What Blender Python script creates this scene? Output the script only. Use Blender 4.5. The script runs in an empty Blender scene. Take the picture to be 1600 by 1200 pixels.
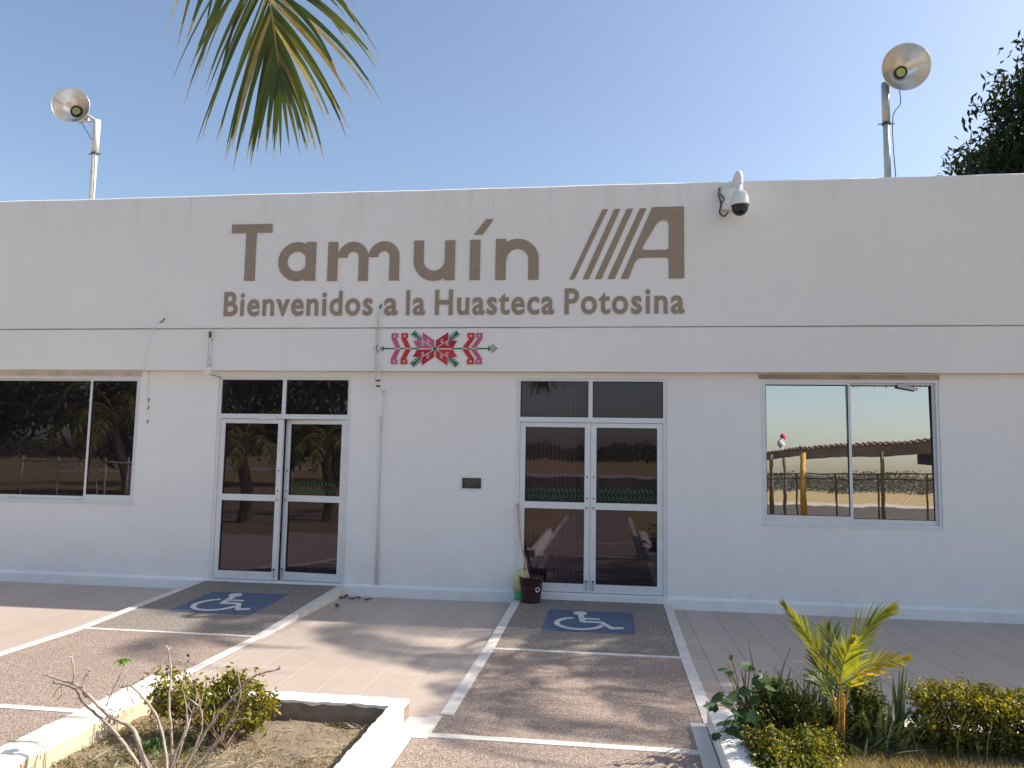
import bpy, math, random
import numpy as np
from mathutils import Vector, Matrix
random.seed(7); RNG = np.random.default_rng(11)
scene = bpy.context.scene
COL = scene.collection
PI = math.pi

# ------------------------------------------------------------------ camera
FPX = 1202.5
CAM = Vector((0.0, -9.3311, 1.7236))
cf = Vector((-0.12710388, 0.98738236, 0.0944493))
cr = Vector((0.99187403, 0.12599401, 0.01764729))
cu = Vector((-0.00552457, -0.09592485, 0.99537325))
cam = bpy.data.cameras.new('camera')
cam.sensor_width = 36.0
cam.lens = FPX / 1600 * 36.0
cam.clip_start = 0.05; cam.clip_end = 6000
camo = bpy.data.objects.new('camera', cam); COL.objects.link(camo)
camo.matrix_world = Matrix(((cr.x, cu.x, -cf.x, CAM.x), (cr.y, cu.y, -cf.y, CAM.y), (cr.z, cu.z, -cf.z, CAM.z), (0, 0, 0, 1)))
scene.camera = camo

# ------------------------------------------------------------------ sky and sun
SUN = Vector((1.15, 0.27, 1.0)).normalized()
EL = math.asin(SUN.z); AZ = math.atan2(SUN.x, SUN.y)
world = bpy.data.worlds.new('World'); scene.world = world; world.use_nodes = True
wn = world.node_tree.nodes; wl = world.node_tree.links
sky = wn.new('ShaderNodeTexSky'); sky.sky_type = 'NISHITA'; sky.sun_disc = False
sky.sun_elevation = EL; sky.sun_rotation = AZ
sky.air_density = 1.0; sky.dust_density = 2.0; sky.ozone_density = 0.8; sky.altitude = 0
wl.new(sky.outputs[0], wn['Background'].inputs[0]); wn['Background'].inputs[1].default_value = 0.135
sl = bpy.data.lights.new('sun', 'SUN'); sl.energy = 5.0; sl.angle = math.radians(0.53); sl.color = (1.0, 0.93, 0.82)
so = bpy.data.objects.new('sun', sl); COL.objects.link(so); so.rotation_euler = SUN.to_track_quat('Z', 'Y').to_euler()
scene.view_settings.view_transform = 'Standard'; scene.view_settings.look = 'None'
scene.view_settings.gamma = 1; scene.view_settings.exposure = 0.62
try: scene.view_settings.use_curve_mapping = False
except Exception: pass
scene.render.engine = 'CYCLES'
scene.cycles.max_bounces = 8; scene.cycles.transparent_max_bounces = 16
scene.cycles.caustics_reflective = False; scene.cycles.caustics_refractive = False

# ------------------------------------------------------------------ measuring helper: a photo pixel (1600x1200) on a world plane
def ray(px, py): return cf * FPX + cr * (px - 800) - cu * (py - 600)
def atY(px, py, Y):
    v = ray(px, py); return CAM + v * ((Y - CAM.y) / v.y)
def atZ(px, py, Z):
    v = ray(px, py); return CAM + v * ((Z - CAM.z) / v.z)
def atD(px, py, d): return CAM + ray(px, py) / FPX * d
def mir(px, py, Yv, dz=40):           # where a thing seen reflected in the front glass really stands
    P = atY(px, py - dz, Yv); return Vector((P.x, -Yv, P.z))

# ------------------------------------------------------------------ materials
def new_mat(name):
    m = bpy.data.materials.new(name); m.use_nodes = True
    return m, m.node_tree.nodes, m.node_tree.links, m.node_tree.nodes['Principled BSDF']
def ramp_node(n, l, fac, stops):
    r = n.new('ShaderNodeValToRGB'); l.new(fac, r.inputs[0])
    e = r.color_ramp.elements
    while len(e) < len(stops): e.new(0.5)
    for i, (p, c) in enumerate(stops):
        e[i].position = p; e[i].color = (c[0], c[1], c[2], 1)
    return r.outputs[0]
def noise(n, l, co, scale, detail=4, rough=0.55, out=0, stretch=None):
    if stretch:
        mp = n.new('ShaderNodeMapping'); mp.inputs['Scale'].default_value = stretch; l.new(co, mp.inputs[0]); co = mp.outputs[0]
    t = n.new('ShaderNodeTexNoise'); t.inputs['Scale'].default_value = scale; t.inputs['Detail'].default_value = detail
    t.inputs['Roughness'].default_value = rough; l.new(co, t.inputs['Vector']); return t.outputs[out]
def mixc(n, l, fac, a, b, mode='MIX'):
    x = n.new('ShaderNodeMix'); x.data_type = 'RGBA'; x.blend_type = mode
    for s, v in ((x.inputs[0], fac), (x.inputs[6], a), (x.inputs[7], b)):
        if isinstance(v, (int, float)): s.default_value = v
        elif isinstance(v, tuple): s.default_value = (v[0], v[1], v[2], 1)
        else: l.new(v, s)
    return x.outputs[2]
def mth(n, l, op, a, b=0.0):
    x = n.new('ShaderNodeMath'); x.operation = op
    for s, v in ((x.inputs[0], a), (x.inputs[1], b)):
        if isinstance(v, (int, float)): s.default_value = v
        else: l.new(v, s)
    return x.outputs[0]
def bump(n, l, p, h, strength, dist):
    b = n.new('ShaderNodeBump'); b.inputs['Strength'].default_value = strength; b.inputs['Distance'].default_value = dist
    l.new(h, b.inputs['Height']); l.new(b.outputs[0], p.inputs['Normal'])
def coord(n): return n.new('ShaderNodeTexCoord').outputs['Object']
def simple(name, col, rough=0.6, var=0.15, scale=8, bmp=0.15, bscale=60, metal=0.0, dirt=None):
    m, n, l, p = new_mat(name); co = coord(n)
    f = noise(n, l, co, scale)
    c = ramp_node(n, l, f, [(0.3, tuple(x * (1 - var) for x in col)), (0.7, tuple(min(1, x * (1 + var)) for x in col))])
    if dirt:
        f2 = ramp_node(n, l, noise(n, l, co, dirt[1], 6, 0.7), [(dirt[2], (0, 0, 0)), (dirt[2] + 0.12, (1, 1, 1))])
        c = mixc(n, l, f2, c, dirt[0])
    l.new(c, p.inputs['Base Color']); p.inputs['Roughness'].default_value = rough; p.inputs['Metallic'].default_value = metal
    if bmp: bump(n, l, p, noise(n, l, co, bscale), bmp, 0.004)
    return m
def leaf_mat(name, a, b, c=None, trans=0.45, scale=9, rg=0.45):
    m = bpy.data.materials.new(name); m.use_nodes = True; n = m.node_tree.nodes; l = m.node_tree.links; n.clear()
    co = coord(n); f = noise(n, l, co, scale, 3, 0.6)
    col = ramp_node(n, l, f, [(0.33, a), (0.66, b)])
    if c:
        g = n.new('ShaderNodeNewGeometry').outputs['Random Per Island']
        h = ramp_node(n, l, g, [(0.72, (0, 0, 0)), (0.95, (1, 1, 1))]); col = mixc(n, l, h, col, c)
    d = n.new('ShaderNodeBsdfPrincipled'); d.inputs['Roughness'].default_value = rg; l.new(col, d.inputs['Base Color'])
    t = n.new('ShaderNodeBsdfTranslucent'); l.new(mixc(n, l, 1.0, col, (1.35, 1.25, 0.5), 'MULTIPLY'), t.inputs[0])
    mx = n.new('ShaderNodeMixShader'); mx.inputs[0].default_value = trans; l.new(d.outputs[0], mx.inputs[1]); l.new(t.outputs[0], mx.inputs[2])
    o = n.new('ShaderNodeOutputMaterial'); l.new(mx.outputs[0], o.inputs[0]); return m

def stucco(name, col, stain=True):
    m, n, l, p = new_mat(name); co = coord(n)
    big = noise(n, l, co, 0.55, 5, 0.6)
    c = ramp_node(n, l, big, [(0.3, tuple(x * 0.955 for x in col)), (0.7, tuple(min(1, x * 1.03) for x in col))])
    mid = noise(n, l, co, 5, 6, 0.65)
    c = mixc(n, l, mth(n, l, 'MULTIPLY', mid, 0.14), c, tuple(x * 0.80 for x in col))
    if stain:
        st = noise(n, l, co, 2.2, 6, 0.75, stretch=(1.6, 1.6, 0.22))
        sf = ramp_node(n, l, st, [(0.60, (0, 0, 0)), (0.82, (1, 1, 1))])
        c = mixc(n, l, mth(n, l, 'MULTIPLY', sf, 0.35), c, (col[0] * 0.72, col[1] * 0.69, col[2] * 0.62))
        sp = noise(n, l, co, 38, 3, 0.6)
        spf = ramp_node(n, l, sp, [(0.74, (0, 0, 0)), (0.79, (1, 1, 1))])
        c = mixc(n, l, mth(n, l, 'MULTIPLY', spf, 0.4), c, (0.30, 0.27, 0.24))
        sx = n.new('ShaderNodeSeparateXYZ'); l.new(co, sx.inputs[0])
        up = n.new('ShaderNodeMapRange'); up.inputs[1].default_value = 4.35; up.inputs[2].default_value = 5.07; l.new(sx.outputs[2], up.inputs[0])
        dr = ramp_node(n, l, noise(n, l, co, 3.4, 5, 0.7, stretch=(2.4, 2.4, 0.10)), [(0.50, (0, 0, 0)), (0.74, (1, 1, 1))])
        c = mixc(n, l, mth(n, l, 'MULTIPLY', mth(n, l, 'MULTIPLY', dr, up.outputs[0]), 0.30), c, (col[0] * 0.62, col[1] * 0.60, col[2] * 0.56))
        lo = n.new('ShaderNodeMapRange'); lo.inputs[1].default_value = 0.75; lo.inputs[2].default_value = 0.1; l.new(sx.outputs[2], lo.inputs[0])
        dl = ramp_node(n, l, noise(n, l, co, 2.6, 7, 0.75), [(0.42, (0, 0, 0)), (0.72, (1, 1, 1))])
        c = mixc(n, l, mth(n, l, 'MULTIPLY', mth(n, l, 'MULTIPLY', dl, lo.outputs[0]), 0.40), c, (col[0] * 0.70, col[1] * 0.66, col[2] * 0.60))
    l.new(c, p.inputs['Base Color']); p.inputs['Roughness'].default_value = 0.75
    h = mth(n, l, 'ADD', noise(n, l, co, 3.0, 5, 0.6), mth(n, l, 'MULTIPLY', noise(n, l, co, 95, 4, 0.6), 0.16))
    bump(n, l, p, h, 0.85, 0.018); return m
M_WALL = stucco('wall_paint', (0.85, 0.835, 0.81))
M_FASCIA = stucco('fascia_paint', (0.84, 0.82, 0.795))
M_SKIRT = stucco('skirting_paint', (0.84, 0.83, 0.81))
M_SOFFIT_SHADE2 = simple('soffit_shade_beige', (0.58, 0.50, 0.42), 0.8, 0.2, 5)
M_SOFFIT_SHADE = simple('soffit_shade_brown', (0.40, 0.31, 0.24), 0.8, 0.25, 5)
M_CRACK = simple('plaster_crack', (0.50, 0.46, 0.43), 0.9, 0.3, 9, 0)
M_TAUPE = simple('taupe_paint', (0.31, 0.242, 0.178), 0.7, 0.07, 14, 0.3, 90)
M_PINK = simple('pink_paint', (0.52, 0.115, 0.24), 0.7, 0.06)
M_RED = simple('red_paint', (0.55, 0.035, 0.035), 0.7, 0.06)
M_CRIM = simple('crimson_paint', (0.42, 0.012, 0.035), 0.7, 0.06)
M_GREEN = simple('green_paint', (0.02, 0.13, 0.085), 0.7, 0.06)
M_PALE = simple('pale_pink_paint', (0.80, 0.62, 0.63), 0.7, 0.04)
M_ALU = simple('brushed_aluminium', (0.72, 0.73, 0.74), 0.42, 0.05, 6, 0.05, 200, 0.2, ((0.42, 0.41, 0.39), 3, 0.62))
M_GASKET = simple('rubber_gasket', (0.03, 0.03, 0.035), 0.7, 0.1)
M_WHITE = simple('white_plastic', (0.78, 0.78, 0.76), 0.4, 0.04)
M_WIRE = simple('painted_conduit', (0.70, 0.68, 0.65), 0.6, 0.2, 14, 0.2, 60, 0, ((0.16, 0.14, 0.12), 10, 0.60))
M_STEEL = simple('galvanised_steel', (0.50, 0.49, 0.47), 0.45, 0.15, 12, 0.1, 80, 0.5)
M_POLEW = simple('painted_pole', (0.62, 0.60, 0.57), 0.55, 0.15, 12, 0.1, 80, 0.0, ((0.30, 0.22, 0.16), 9, 0.64))
M_REFL = simple('spun_aluminium', (0.80, 0.79, 0.78), 0.32, 0.05, 6, 0.0, 80, 0.9)
M_DARK = simple('dark_metal', (0.05, 0.05, 0.055), 0.5, 0.2)
M_LED = simple('led_chip', (0.75, 0.72, 0.25), 0.4, 0.1)
M_BLACK = simple('black_gloss', (0.012, 0.012, 0.015), 0.08, 0.1, 5, 0)
M_BRONZE = simple('plaque_metal', (0.045, 0.045, 0.045), 0.35, 0.3, 30, 0.2, 60, 0.5)
M_BRONZE2 = simple('plaque_relief', (0.16, 0.16, 0.155), 0.4, 0.3, 30)
M_ROOF = simple('roof_slab', (0.35, 0.34, 0.33), 0.9, 0.2, 2)
M_INT = simple('interior_paint', (0.40, 0.36, 0.36), 0.8, 0.1, 2)
M_INTF = simple('interior_floor', (0.22, 0.15, 0.13), 0.25, 0.1, 2, 0)
M_SLAT = simple('blind_fabric', (0.66, 0.58, 0.60), 0.8, 0.05)
M_DECAL = simple('green_film', (0.012, 0.085, 0.028), 0.7, 0.2, 30, 0)
M_BUCKET = simple('brown_plastic', (0.052, 0.020, 0.020), 0.42, 0.1, 10, 0.05)
M_JUG = simple('yellow_jug', (0.62, 0.58, 0.24), 0.4, 0.06)
M_JUGG = simple('green_liquid', (0.05, 0.34, 0.11), 0.3, 0.06)
M_STICK = simple('bare_wood', (0.52, 0.38, 0.25), 0.6, 0.2, 20)
M_TRUNK = simple('palm_bark', (0.20, 0.16, 0.12), 0.9, 0.4, 6, 0.6, 18)
M_BARK = simple('grey_bark', (0.38, 0.31, 0.25), 0.85, 0.35, 16, 0.7, 50)
M_BARKD = simple('dark_bark', (0.08, 0.06, 0.045), 0.9, 0.3, 8, 0.6, 20)
M_STEM = simple('shrub_stem', (0.15, 0.10, 0.06), 0.9, 0.3, 20)
M_ORANGE = simple('palm_petiole', (0.62, 0.26, 0.04), 0.45, 0.25, 12, 0.1)
M_YRACH = simple('young_rachis', (0.42, 0.36, 0.07), 0.45, 0.2, 12, 0.1)
M_DRYLEAF = simple('dry_leaf_brown', (0.09, 0.05, 0.035), 0.8, 0.4, 30)
M_PALM = leaf_mat('palm_leaf', (0.05, 0.085, 0.015), (0.10, 0.14, 0.025), (0.20, 0.20, 0.05), 0.3, 3)
M_PALMDRY = leaf_mat('palm_leaf_dry', (0.30, 0.22, 0.09), (0.50, 0.40, 0.20), None, 0.3, 12)
M_YPALM = leaf_mat('young_palm_leaf', (0.15, 0.20, 0.025), (0.36, 0.38, 0.045), (0.55, 0.42, 0.05), 0.5, 7)
M_YGOLD = leaf_mat('young_palm_gold', (0.42, 0.30, 0.02), (0.58, 0.42, 0.04), None, 0.5, 7)
M_YPALMD = leaf_mat('young_palm_leaf_dark', (0.04, 0.08, 0.015), (0.10, 0.14, 0.025), None, 0.35, 7)
M_MANGO = leaf_mat('mango_leaf', (0.012, 0.026, 0.008), (0.03, 0.052, 0.013), (0.055, 0.075, 0.02), 0.2, 1.2, 0.7)
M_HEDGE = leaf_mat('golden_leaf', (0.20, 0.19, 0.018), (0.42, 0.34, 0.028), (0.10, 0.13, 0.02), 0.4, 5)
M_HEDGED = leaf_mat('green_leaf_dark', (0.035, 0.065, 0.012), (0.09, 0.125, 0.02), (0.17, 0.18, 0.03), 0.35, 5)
M_BROAD = leaf_mat('broad_leaf', (0.02, 0.06, 0.012), (0.05, 0.11, 0.02), (0.10, 0.19, 0.03), 0.3, 12)
M_SNAKE = leaf_mat('sword_leaf', (0.05, 0.08, 0.035), (0.16, 0.20, 0.10), (0.30, 0.31, 0.19), 0.15, 25)
M_GRASSD = leaf_mat('dry_grass_blade', (0.33, 0.255, 0.14), (0.54, 0.44, 0.26), (0.22, 0.22, 0.09), 0.3, 6)
M_TREEFAR = leaf_mat('far_leaf', (0.02, 0.032, 0.014), (0.05, 0.06, 0.022), (0.07, 0.08, 0.03), 0.2, 0.6)
M_YELLOW = simple('yellow_post', (0.42, 0.22, 0.02), 0.6, 0.3, 9, 0.3)
M_RUST = simple('rusty_steel', (0.12, 0.075, 0.045), 0.8, 0.4, 9, 0.3)
M_CANOPY = simple('canopy_sheet', (0.17, 0.12, 0.09), 0.7, 0.3, 2)
M_TILE = simple('terracotta_tile', (0.22, 0.13, 0.10), 0.8, 0.25, 6)
M_FENCEW = simple('pale_fence_pipe', (0.55, 0.55, 0.53), 0.6, 0.1)
M_NAVY = simple('navy_panel', (0.01, 0.02, 0.06), 0.5, 0.1)
M_SOCKP = simple('windsock_pink', (0.75, 0.12, 0.22), 0.8, 0.1)
M_SOCKW = simple('windsock_white', (0.6, 0.62, 0.62), 0.8, 0.1)

def aggregate(name, c1, c2, c3, scale=95):
    m, n, l, p = new_mat(name); co = coord(n)
    v = n.new('ShaderNodeTexVoronoi'); v.inputs['Scale'].default_value = scale; l.new(co, v.inputs['Vector'])
    sep = n.new('ShaderNodeSeparateColor'); l.new(v.outputs['Color'], sep.inputs[0])
    c = ramp_node(n, l, sep.outputs[0], [(0.0, c2), (0.35, c1), (0.75, c1), (1.0, c3)])
    gap = ramp_node(n, l, v.outputs['Distance'], [(0.45, (0, 0, 0)), (0.75, (1, 1, 1))])
    c = mixc(n, l, mth(n, l, 'MULTIPLY', gap, 0.75), c, tuple(x * 0.35 for x in c1))
    big = ramp_node(n, l, noise(n, l, co, 1.3, 6, 0.65), [(0.35, (0, 0, 0)), (0.7, (1, 1, 1))])
    c = mixc(n, l, mth(n, l, 'MULTIPLY', big, 0.35), c, tuple(x * 0.62 for x in c1))
    l.new(c, p.inputs['Base Color']); p.inputs['Roughness'].default_value = 0.8
    inv = mth(n, l, 'SUBTRACT', 1.0, v.outputs['Distance']); bump(n, l, p, inv, 0.7, 0.006); return m
M_PATH = aggregate('pink_aggregate', (0.395, 0.30, 0.245), (0.235, 0.17, 0.135), (0.58, 0.48, 0.41))
M_RAMP = aggregate('grey_aggregate', (0.31, 0.265, 0.225), (0.16, 0.13, 0.11), (0.50, 0.45, 0.38))
M_BLUE = aggregate('blue_painted_aggregate', (0.11, 0.155, 0.25), (0.07, 0.105, 0.19), (0.18, 0.22, 0.30))
M_MARK = simple('marking_paint', (0.66, 0.64, 0.60), 0.8, 0.10, 10, 0.8, 110, 0, ((0.30, 0.28, 0.27), 26, 0.60))
M_STRIP = simple('white_strip_tile', (0.66, 0.62, 0.57), 0.6, 0.08, 5, 0.2, 50, 0, ((0.42, 0.37, 0.32), 8, 0.64))
M_CURBW = simple('whitewash', (0.80, 0.77, 0.71), 0.85, 0.06, 6, 0.7, 26, 0, ((0.36, 0.30, 0.24), 9, 0.63))
M_CURBC = simple('bare_concrete', (0.23, 0.18, 0.14), 0.9, 0.25, 9, 0.8, 26, 0, ((0.16, 0.12, 0.09), 5, 0.55))
def tile_mat(name='patio_tile', mortar=(0.17, 0.13, 0.115, 1)):
    m, n, l, p = new_mat(name); co = coord(n)
    b = n.new('ShaderNodeTexBrick'); mp = n.new('ShaderNodeMapping'); l.new(co, mp.inputs[0])
    mp.inputs['Rotation'].default_value = (0, 0, PI / 2); mp.inputs['Location'].default_value = (0.12, 0.14, 0)
    l.new(mp.outputs[0], b.inputs['Vector'])
    b.inputs['Scale'].default_value = 1.0; b.inputs['Brick Width'].default_value = 1.65; b.inputs['Row Height'].default_value = 0.33
    b.inputs['Mortar Size'].default_value = 0.004; b.inputs['Mortar Smooth'].default_value = 0.3; b.inputs['Bias'].default_value = 0
    b.offset = 0.0
    b.inputs['Color1'].default_value = (0.50, 0.41, 0.345, 1); b.inputs['Color2'].default_value = (0.455, 0.375, 0.315, 1)
    b.inputs['Mortar'].default_value = mortar
    g = noise(n, l, co, 3.0, 6, 0.7, stretch=(7, 0.8, 1))
    c = mixc(n, l, mth(n, l, 'MULTIPLY', ramp_node(n, l, g, [(0.4, (0, 0, 0)), (0.75, (1, 1, 1))]), 0.4), b.outputs[0], (0.39, 0.31, 0.265))
    d = ramp_node(n, l, noise(n, l, co, 1.1, 7, 0.7), [(0.42, (0, 0, 0)), (0.72, (1, 1, 1))])
    c = mixc(n, l, mth(n, l, 'MULTIPLY', d, 0.35), c, (0.36, 0.285, 0.24))
    l.new(c, p.inputs['Base Color']); p.inputs['Roughness'].default_value = 0.5
    h = mth(n, l, 'SUBTRACT', mth(n, l, 'MULTIPLY', g, 0.3), b.outputs['Fac']); bump(n, l, p, h, 0.5, 0.004); return m
M_TILEP = tile_mat(); M_TILEL = tile_mat('patio_tile_pale_grout', (0.66, 0.58, 0.50, 1))
def ground_mat(name, a, b, c, s1=0.8, s2=30):
    m, n, l, p = new_mat(name); co = coord(n)
    f = noise(n, l, co, s1, 7, 0.65); g = noise(n, l, co, s2, 5, 0.7)
    col = ramp_node(n, l, f, [(0.3, a), (0.5, b), (0.72, c)])
    col = mixc(n, l, mth(n, l, 'MULTIPLY', ramp_node(n, l, g, [(0.35, (0, 0, 0)), (0.7, (1, 1, 1))]), 0.6), col, tuple(x * 0.55 for x in b))
    l.new(col, p.inputs['Base Color']); p.inputs['Roughness'].default_value = 0.95
    bump(n, l, p, g, 0.8, 0.02); return m
M_GROUND = ground_mat('dry_field', (0.30, 0.21, 0.09), (0.38, 0.28, 0.12), (0.24, 0.20, 0.09), 0.08, 6)
M_SOIL = ground_mat('dry_soil', (0.19, 0.14, 0.095), (0.30, 0.23, 0.155), (0.40, 0.32, 0.225), 2.6, 55)
M_ASPH = ground_mat('apron_asphalt', (0.045, 0.037, 0.03), (0.056, 0.047, 0.037), (0.07, 0.058, 0.046), 0.3, 20)
M_CONC = ground_mat('pale_concrete', (0.40, 0.37, 0.31), (0.45, 0.41, 0.34), (0.38, 0.34, 0.28), 0.3, 10)
M_HILL = simple('hill_scrub', (0.06, 0.07, 0.075), 0.95, 0.2, 0.01, 0)

def glass(name, refl, tint, gcol=(1, 1, 1)):
    m = bpy.data.materials.new(name); m.use_nodes = True; n = m.node_tree.nodes; l = m.node_tree.links; n.clear()
    t = n.new('ShaderNodeBsdfTransparent'); t.inputs[0].default_value = (*tint, 1)
    g = n.new('ShaderNodeBsdfGlossy'); g.inputs['Roughness'].default_value = 0.0; g.inputs[0].default_value = (*gcol, 1)
    fr = n.new('ShaderNodeFresnel'); fr.inputs[0].default_value = 1.45
    a = mth(n, l, 'ADD', fr.outputs[0], refl); a = mth(n, l, 'MINIMUM', a, 1.0)
    co = coord(n); b = n.new('ShaderNodeBump'); b.inputs['Strength'].default_value = 0.12; b.inputs['Distance'].default_value = 0.004
    l.new(noise(n, l, co, 2.2, 2, 0.5), b.inputs['Height']); l.new(b.outputs[0], g.inputs['Normal'])
    mx = n.new('ShaderNodeMixShader'); l.new(a, mx.inputs[0]); l.new(t.outputs[0], mx.inputs[1]); l.new(g.outputs[0], mx.inputs[2])
    dd = n.new('ShaderNodeBsdfDiffuse'); dd.inputs[0].default_value = (0.35, 0.33, 0.32, 1)
    mx2 = n.new('ShaderNodeMixShader'); l.new(mth(n, l, 'MULTIPLY', noise(n, l, co, 1.7, 6, 0.7), 0.05), mx2.inputs[0])
    l.new(mx.outputs[0], mx2.inputs[1]); l.new(dd.outputs[0], mx2.inputs[2])
    o = n.new('ShaderNodeOutputMaterial'); l.new(mx2.outputs[0], o.inputs[0]); return m
M_GLASS = glass('tinted_glass', 0.03, (0.34, 0.24, 0.31), (0.96, 0.84, 1.0))
M_MIRROR = glass('mirror_film_glass', 0.66, (0.10, 0.10, 0.10), (1.0, 0.955, 0.92))

# ------------------------------------------------------------------ mesh helpers
class MB:
    def __init__(s): s.v = []; s.f = []; s.m = []; s.sm = []
    def add(s, vs, fs, mi=0, smooth=False):
        k = len(s.v); s.v += [tuple(x) for x in vs]; s.f += [tuple(i + k for i in f) for f in fs]; s.m += [mi] * len(fs); s.sm += [smooth] * len(fs)
    def box(s, x0, x1, y0, y1, z0, z1, mi=0):
        if x0 > x1: x0, x1 = x1, x0
        if y0 > y1: y0, y1 = y1, y0
        if z0 > z1: z0, z1 = z1, z0
        s.add([(x0, y0, z0), (x1, y0, z0), (x1, y1, z0), (x0, y1, z0), (x0, y0, z1), (x1, y0, z1), (x1, y1, z1), (x0, y1, z1)],
              [(0, 3, 2, 1), (4, 5, 6, 7), (0, 1, 5, 4), (1, 2, 6, 5), (2, 3, 7, 6), (3, 0, 4, 7)], mi)
    def prism(s, poly, f0, f1, mi=0):         # poly of 2-D points, f0/f1 turn them into the two end faces
        n = len(poly); a = [f0(*p) for p in poly]; b = [f1(*p) for p in poly]
        s.add(a + b, [tuple(range(n)), tuple(range(2 * n - 1, n - 1, -1))] + [(i, i + n, (i + 1) % n + n, (i + 1) % n) for i in range(n)], mi)
    def wallpoly(s, poly, y, t, mi=0):        # polygon in XZ, front face at y - t
        s.prism(poly, lambda a, b: (a, y - t, b), lambda a, b: (a, y, b), mi)
    def floorpoly(s, poly, z0, z1, mi=0):
        s.prism(poly, lambda a, b: (a, b, z1), lambda a, b: (a, b, z0), mi)
    def tube(s, pts, rad, n=8, mi=0, cap=True):
        pts = [Vector(p) for p in pts]
        if not isinstance(rad, (list, tuple)): rad = [rad] * len(pts)
        rings = []; ref = None
        for i, p in enumerate(pts):
            t = (pts[min(i + 1, len(pts) - 1)] - pts[max(i - 1, 0)]).normalized()
            if ref is None: ref = Vector((0, 0, 1)) if abs(t.z) < 0.9 else Vector((1, 0, 0))
            a = t.cross(ref).normalized(); b = t.cross(a).normalized(); ref = -b if False else ref
            if abs(t.dot(ref)) > 0.97: a = t.cross(Vector((1, 0, 0.1))).normalized(); b = t.cross(a).normalized()
            if rings and i:
                pa = prev_a - t * prev_a.dot(t)
                if pa.length > 1e-4: a = pa.normalized(); b = t.cross(a).normalized()
            prev_a = a
            rings.append([p + (a * math.cos(2 * PI * k / n) + b * math.sin(2 * PI * k / n)) * rad[i] for k in range(n)])
        vs = [v for r in rings for v in r]
        fs = [(i * n + k, i * n + (k + 1) % n, (i + 1) * n + (k + 1) % n, (i + 1) * n + k) for i in range(len(pts) - 1) for k in range(n)]
        if cap: fs += [tuple(range(n - 1, -1, -1)), tuple(range((len(pts) - 1) * n, len(pts) * n))]
        s.add(vs, fs, mi, True)
    def lathe(s, c, axis, prof, n=32, mi=0, closed=False):   # prof: (distance along axis, radius)
        c = Vector(c); ax = Vector(axis).normalized(); a = ax.cross(Vector((0.3, 0.1, 1))).normalized(); b = ax.cross(a)
        vs = [c + ax * d + (a * math.cos(2 * PI * k / n) + b * math.sin(2 * PI * k / n)) * max(r, 1e-4) for d, r in prof for k in range(n)]
        fs = [(i * n + k, i * n + (k + 1) % n, (i + 1) * n + (k + 1) % n, (i + 1) * n + k) for i in range(len(prof) - 1) for k in range(n)]
        s.add(vs, fs, mi, True)
    def build(s, name, mats, parent=None, loc=None):
        me = bpy.data.meshes.new(name); me.from_pydata(s.v, [], s.f)
        if not isinstance(mats, (list, tuple)): mats = [mats]
        for m in mats: me.materials.append(m)
        me.polygons.foreach_set('material_index', s.m); me.polygons.foreach_set('use_smooth', s.sm); me.update()
        o = bpy.data.objects.new(name, me); COL.objects.link(o)
        if parent is not None:
            o.parent = parent
            w = parent_world(parent)
            if w.length > 0: me.transform(Matrix.Translation(-w))
        elif loc is not None:
            me.transform(Matrix.Translation(-Vector(loc))); o.location = loc
        return o
def parent_world(o):
    v = Vector((0, 0, 0))
    while o is not None: v += Vector(o.location); o = o.parent
    return v
def tag(o, label=None, cat=None, group=None, kind=None):
    if label: o['label'] = label
    if cat: o['category'] = cat
    if group: o['group'] = group
    if kind: o['kind'] = kind
    return o
def thing(name, label, cat, loc=(0, 0, 0), group=None):
    o = bpy.data.objects.new(name, None); COL.objects.link(o); o.location = loc; o.empty_display_size = 0.2
    return tag(o, label, cat, group)
def struct(o): o['kind'] = 'structure'; return o
def bez(p0, p1, p2, p3, n):
    p0, p1, p2, p3 = map(Vector, (p0, p1, p2, p3)); out = []
    for i in range(n):
        t = i / (n - 1); u = 1 - t; out.append(p0 * u**3 + p1 * 3 * u * u * t + p2 * 3 * u * t * t + p3 * t**3)
    return out
def smooth(pts, k=6):                          # Catmull-Rom through points
    P = [Vector(p) for p in pts]; P = [P[0] * 2 - P[1]] + P + [P[-1] * 2 - P[-2]]; out = []
    for i in range(1, len(P) - 2):
        for j in range(k):
            t = j / k; a, b, c, d = P[i - 1:i + 3]
            out.append(0.5 * ((2 * b) + (c - a) * t + (2 * a - 5 * b + 4 * c - d) * t * t + (3 * b - a - 3 * c + d) * t**3))
    return out + [P[-2]]
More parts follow.
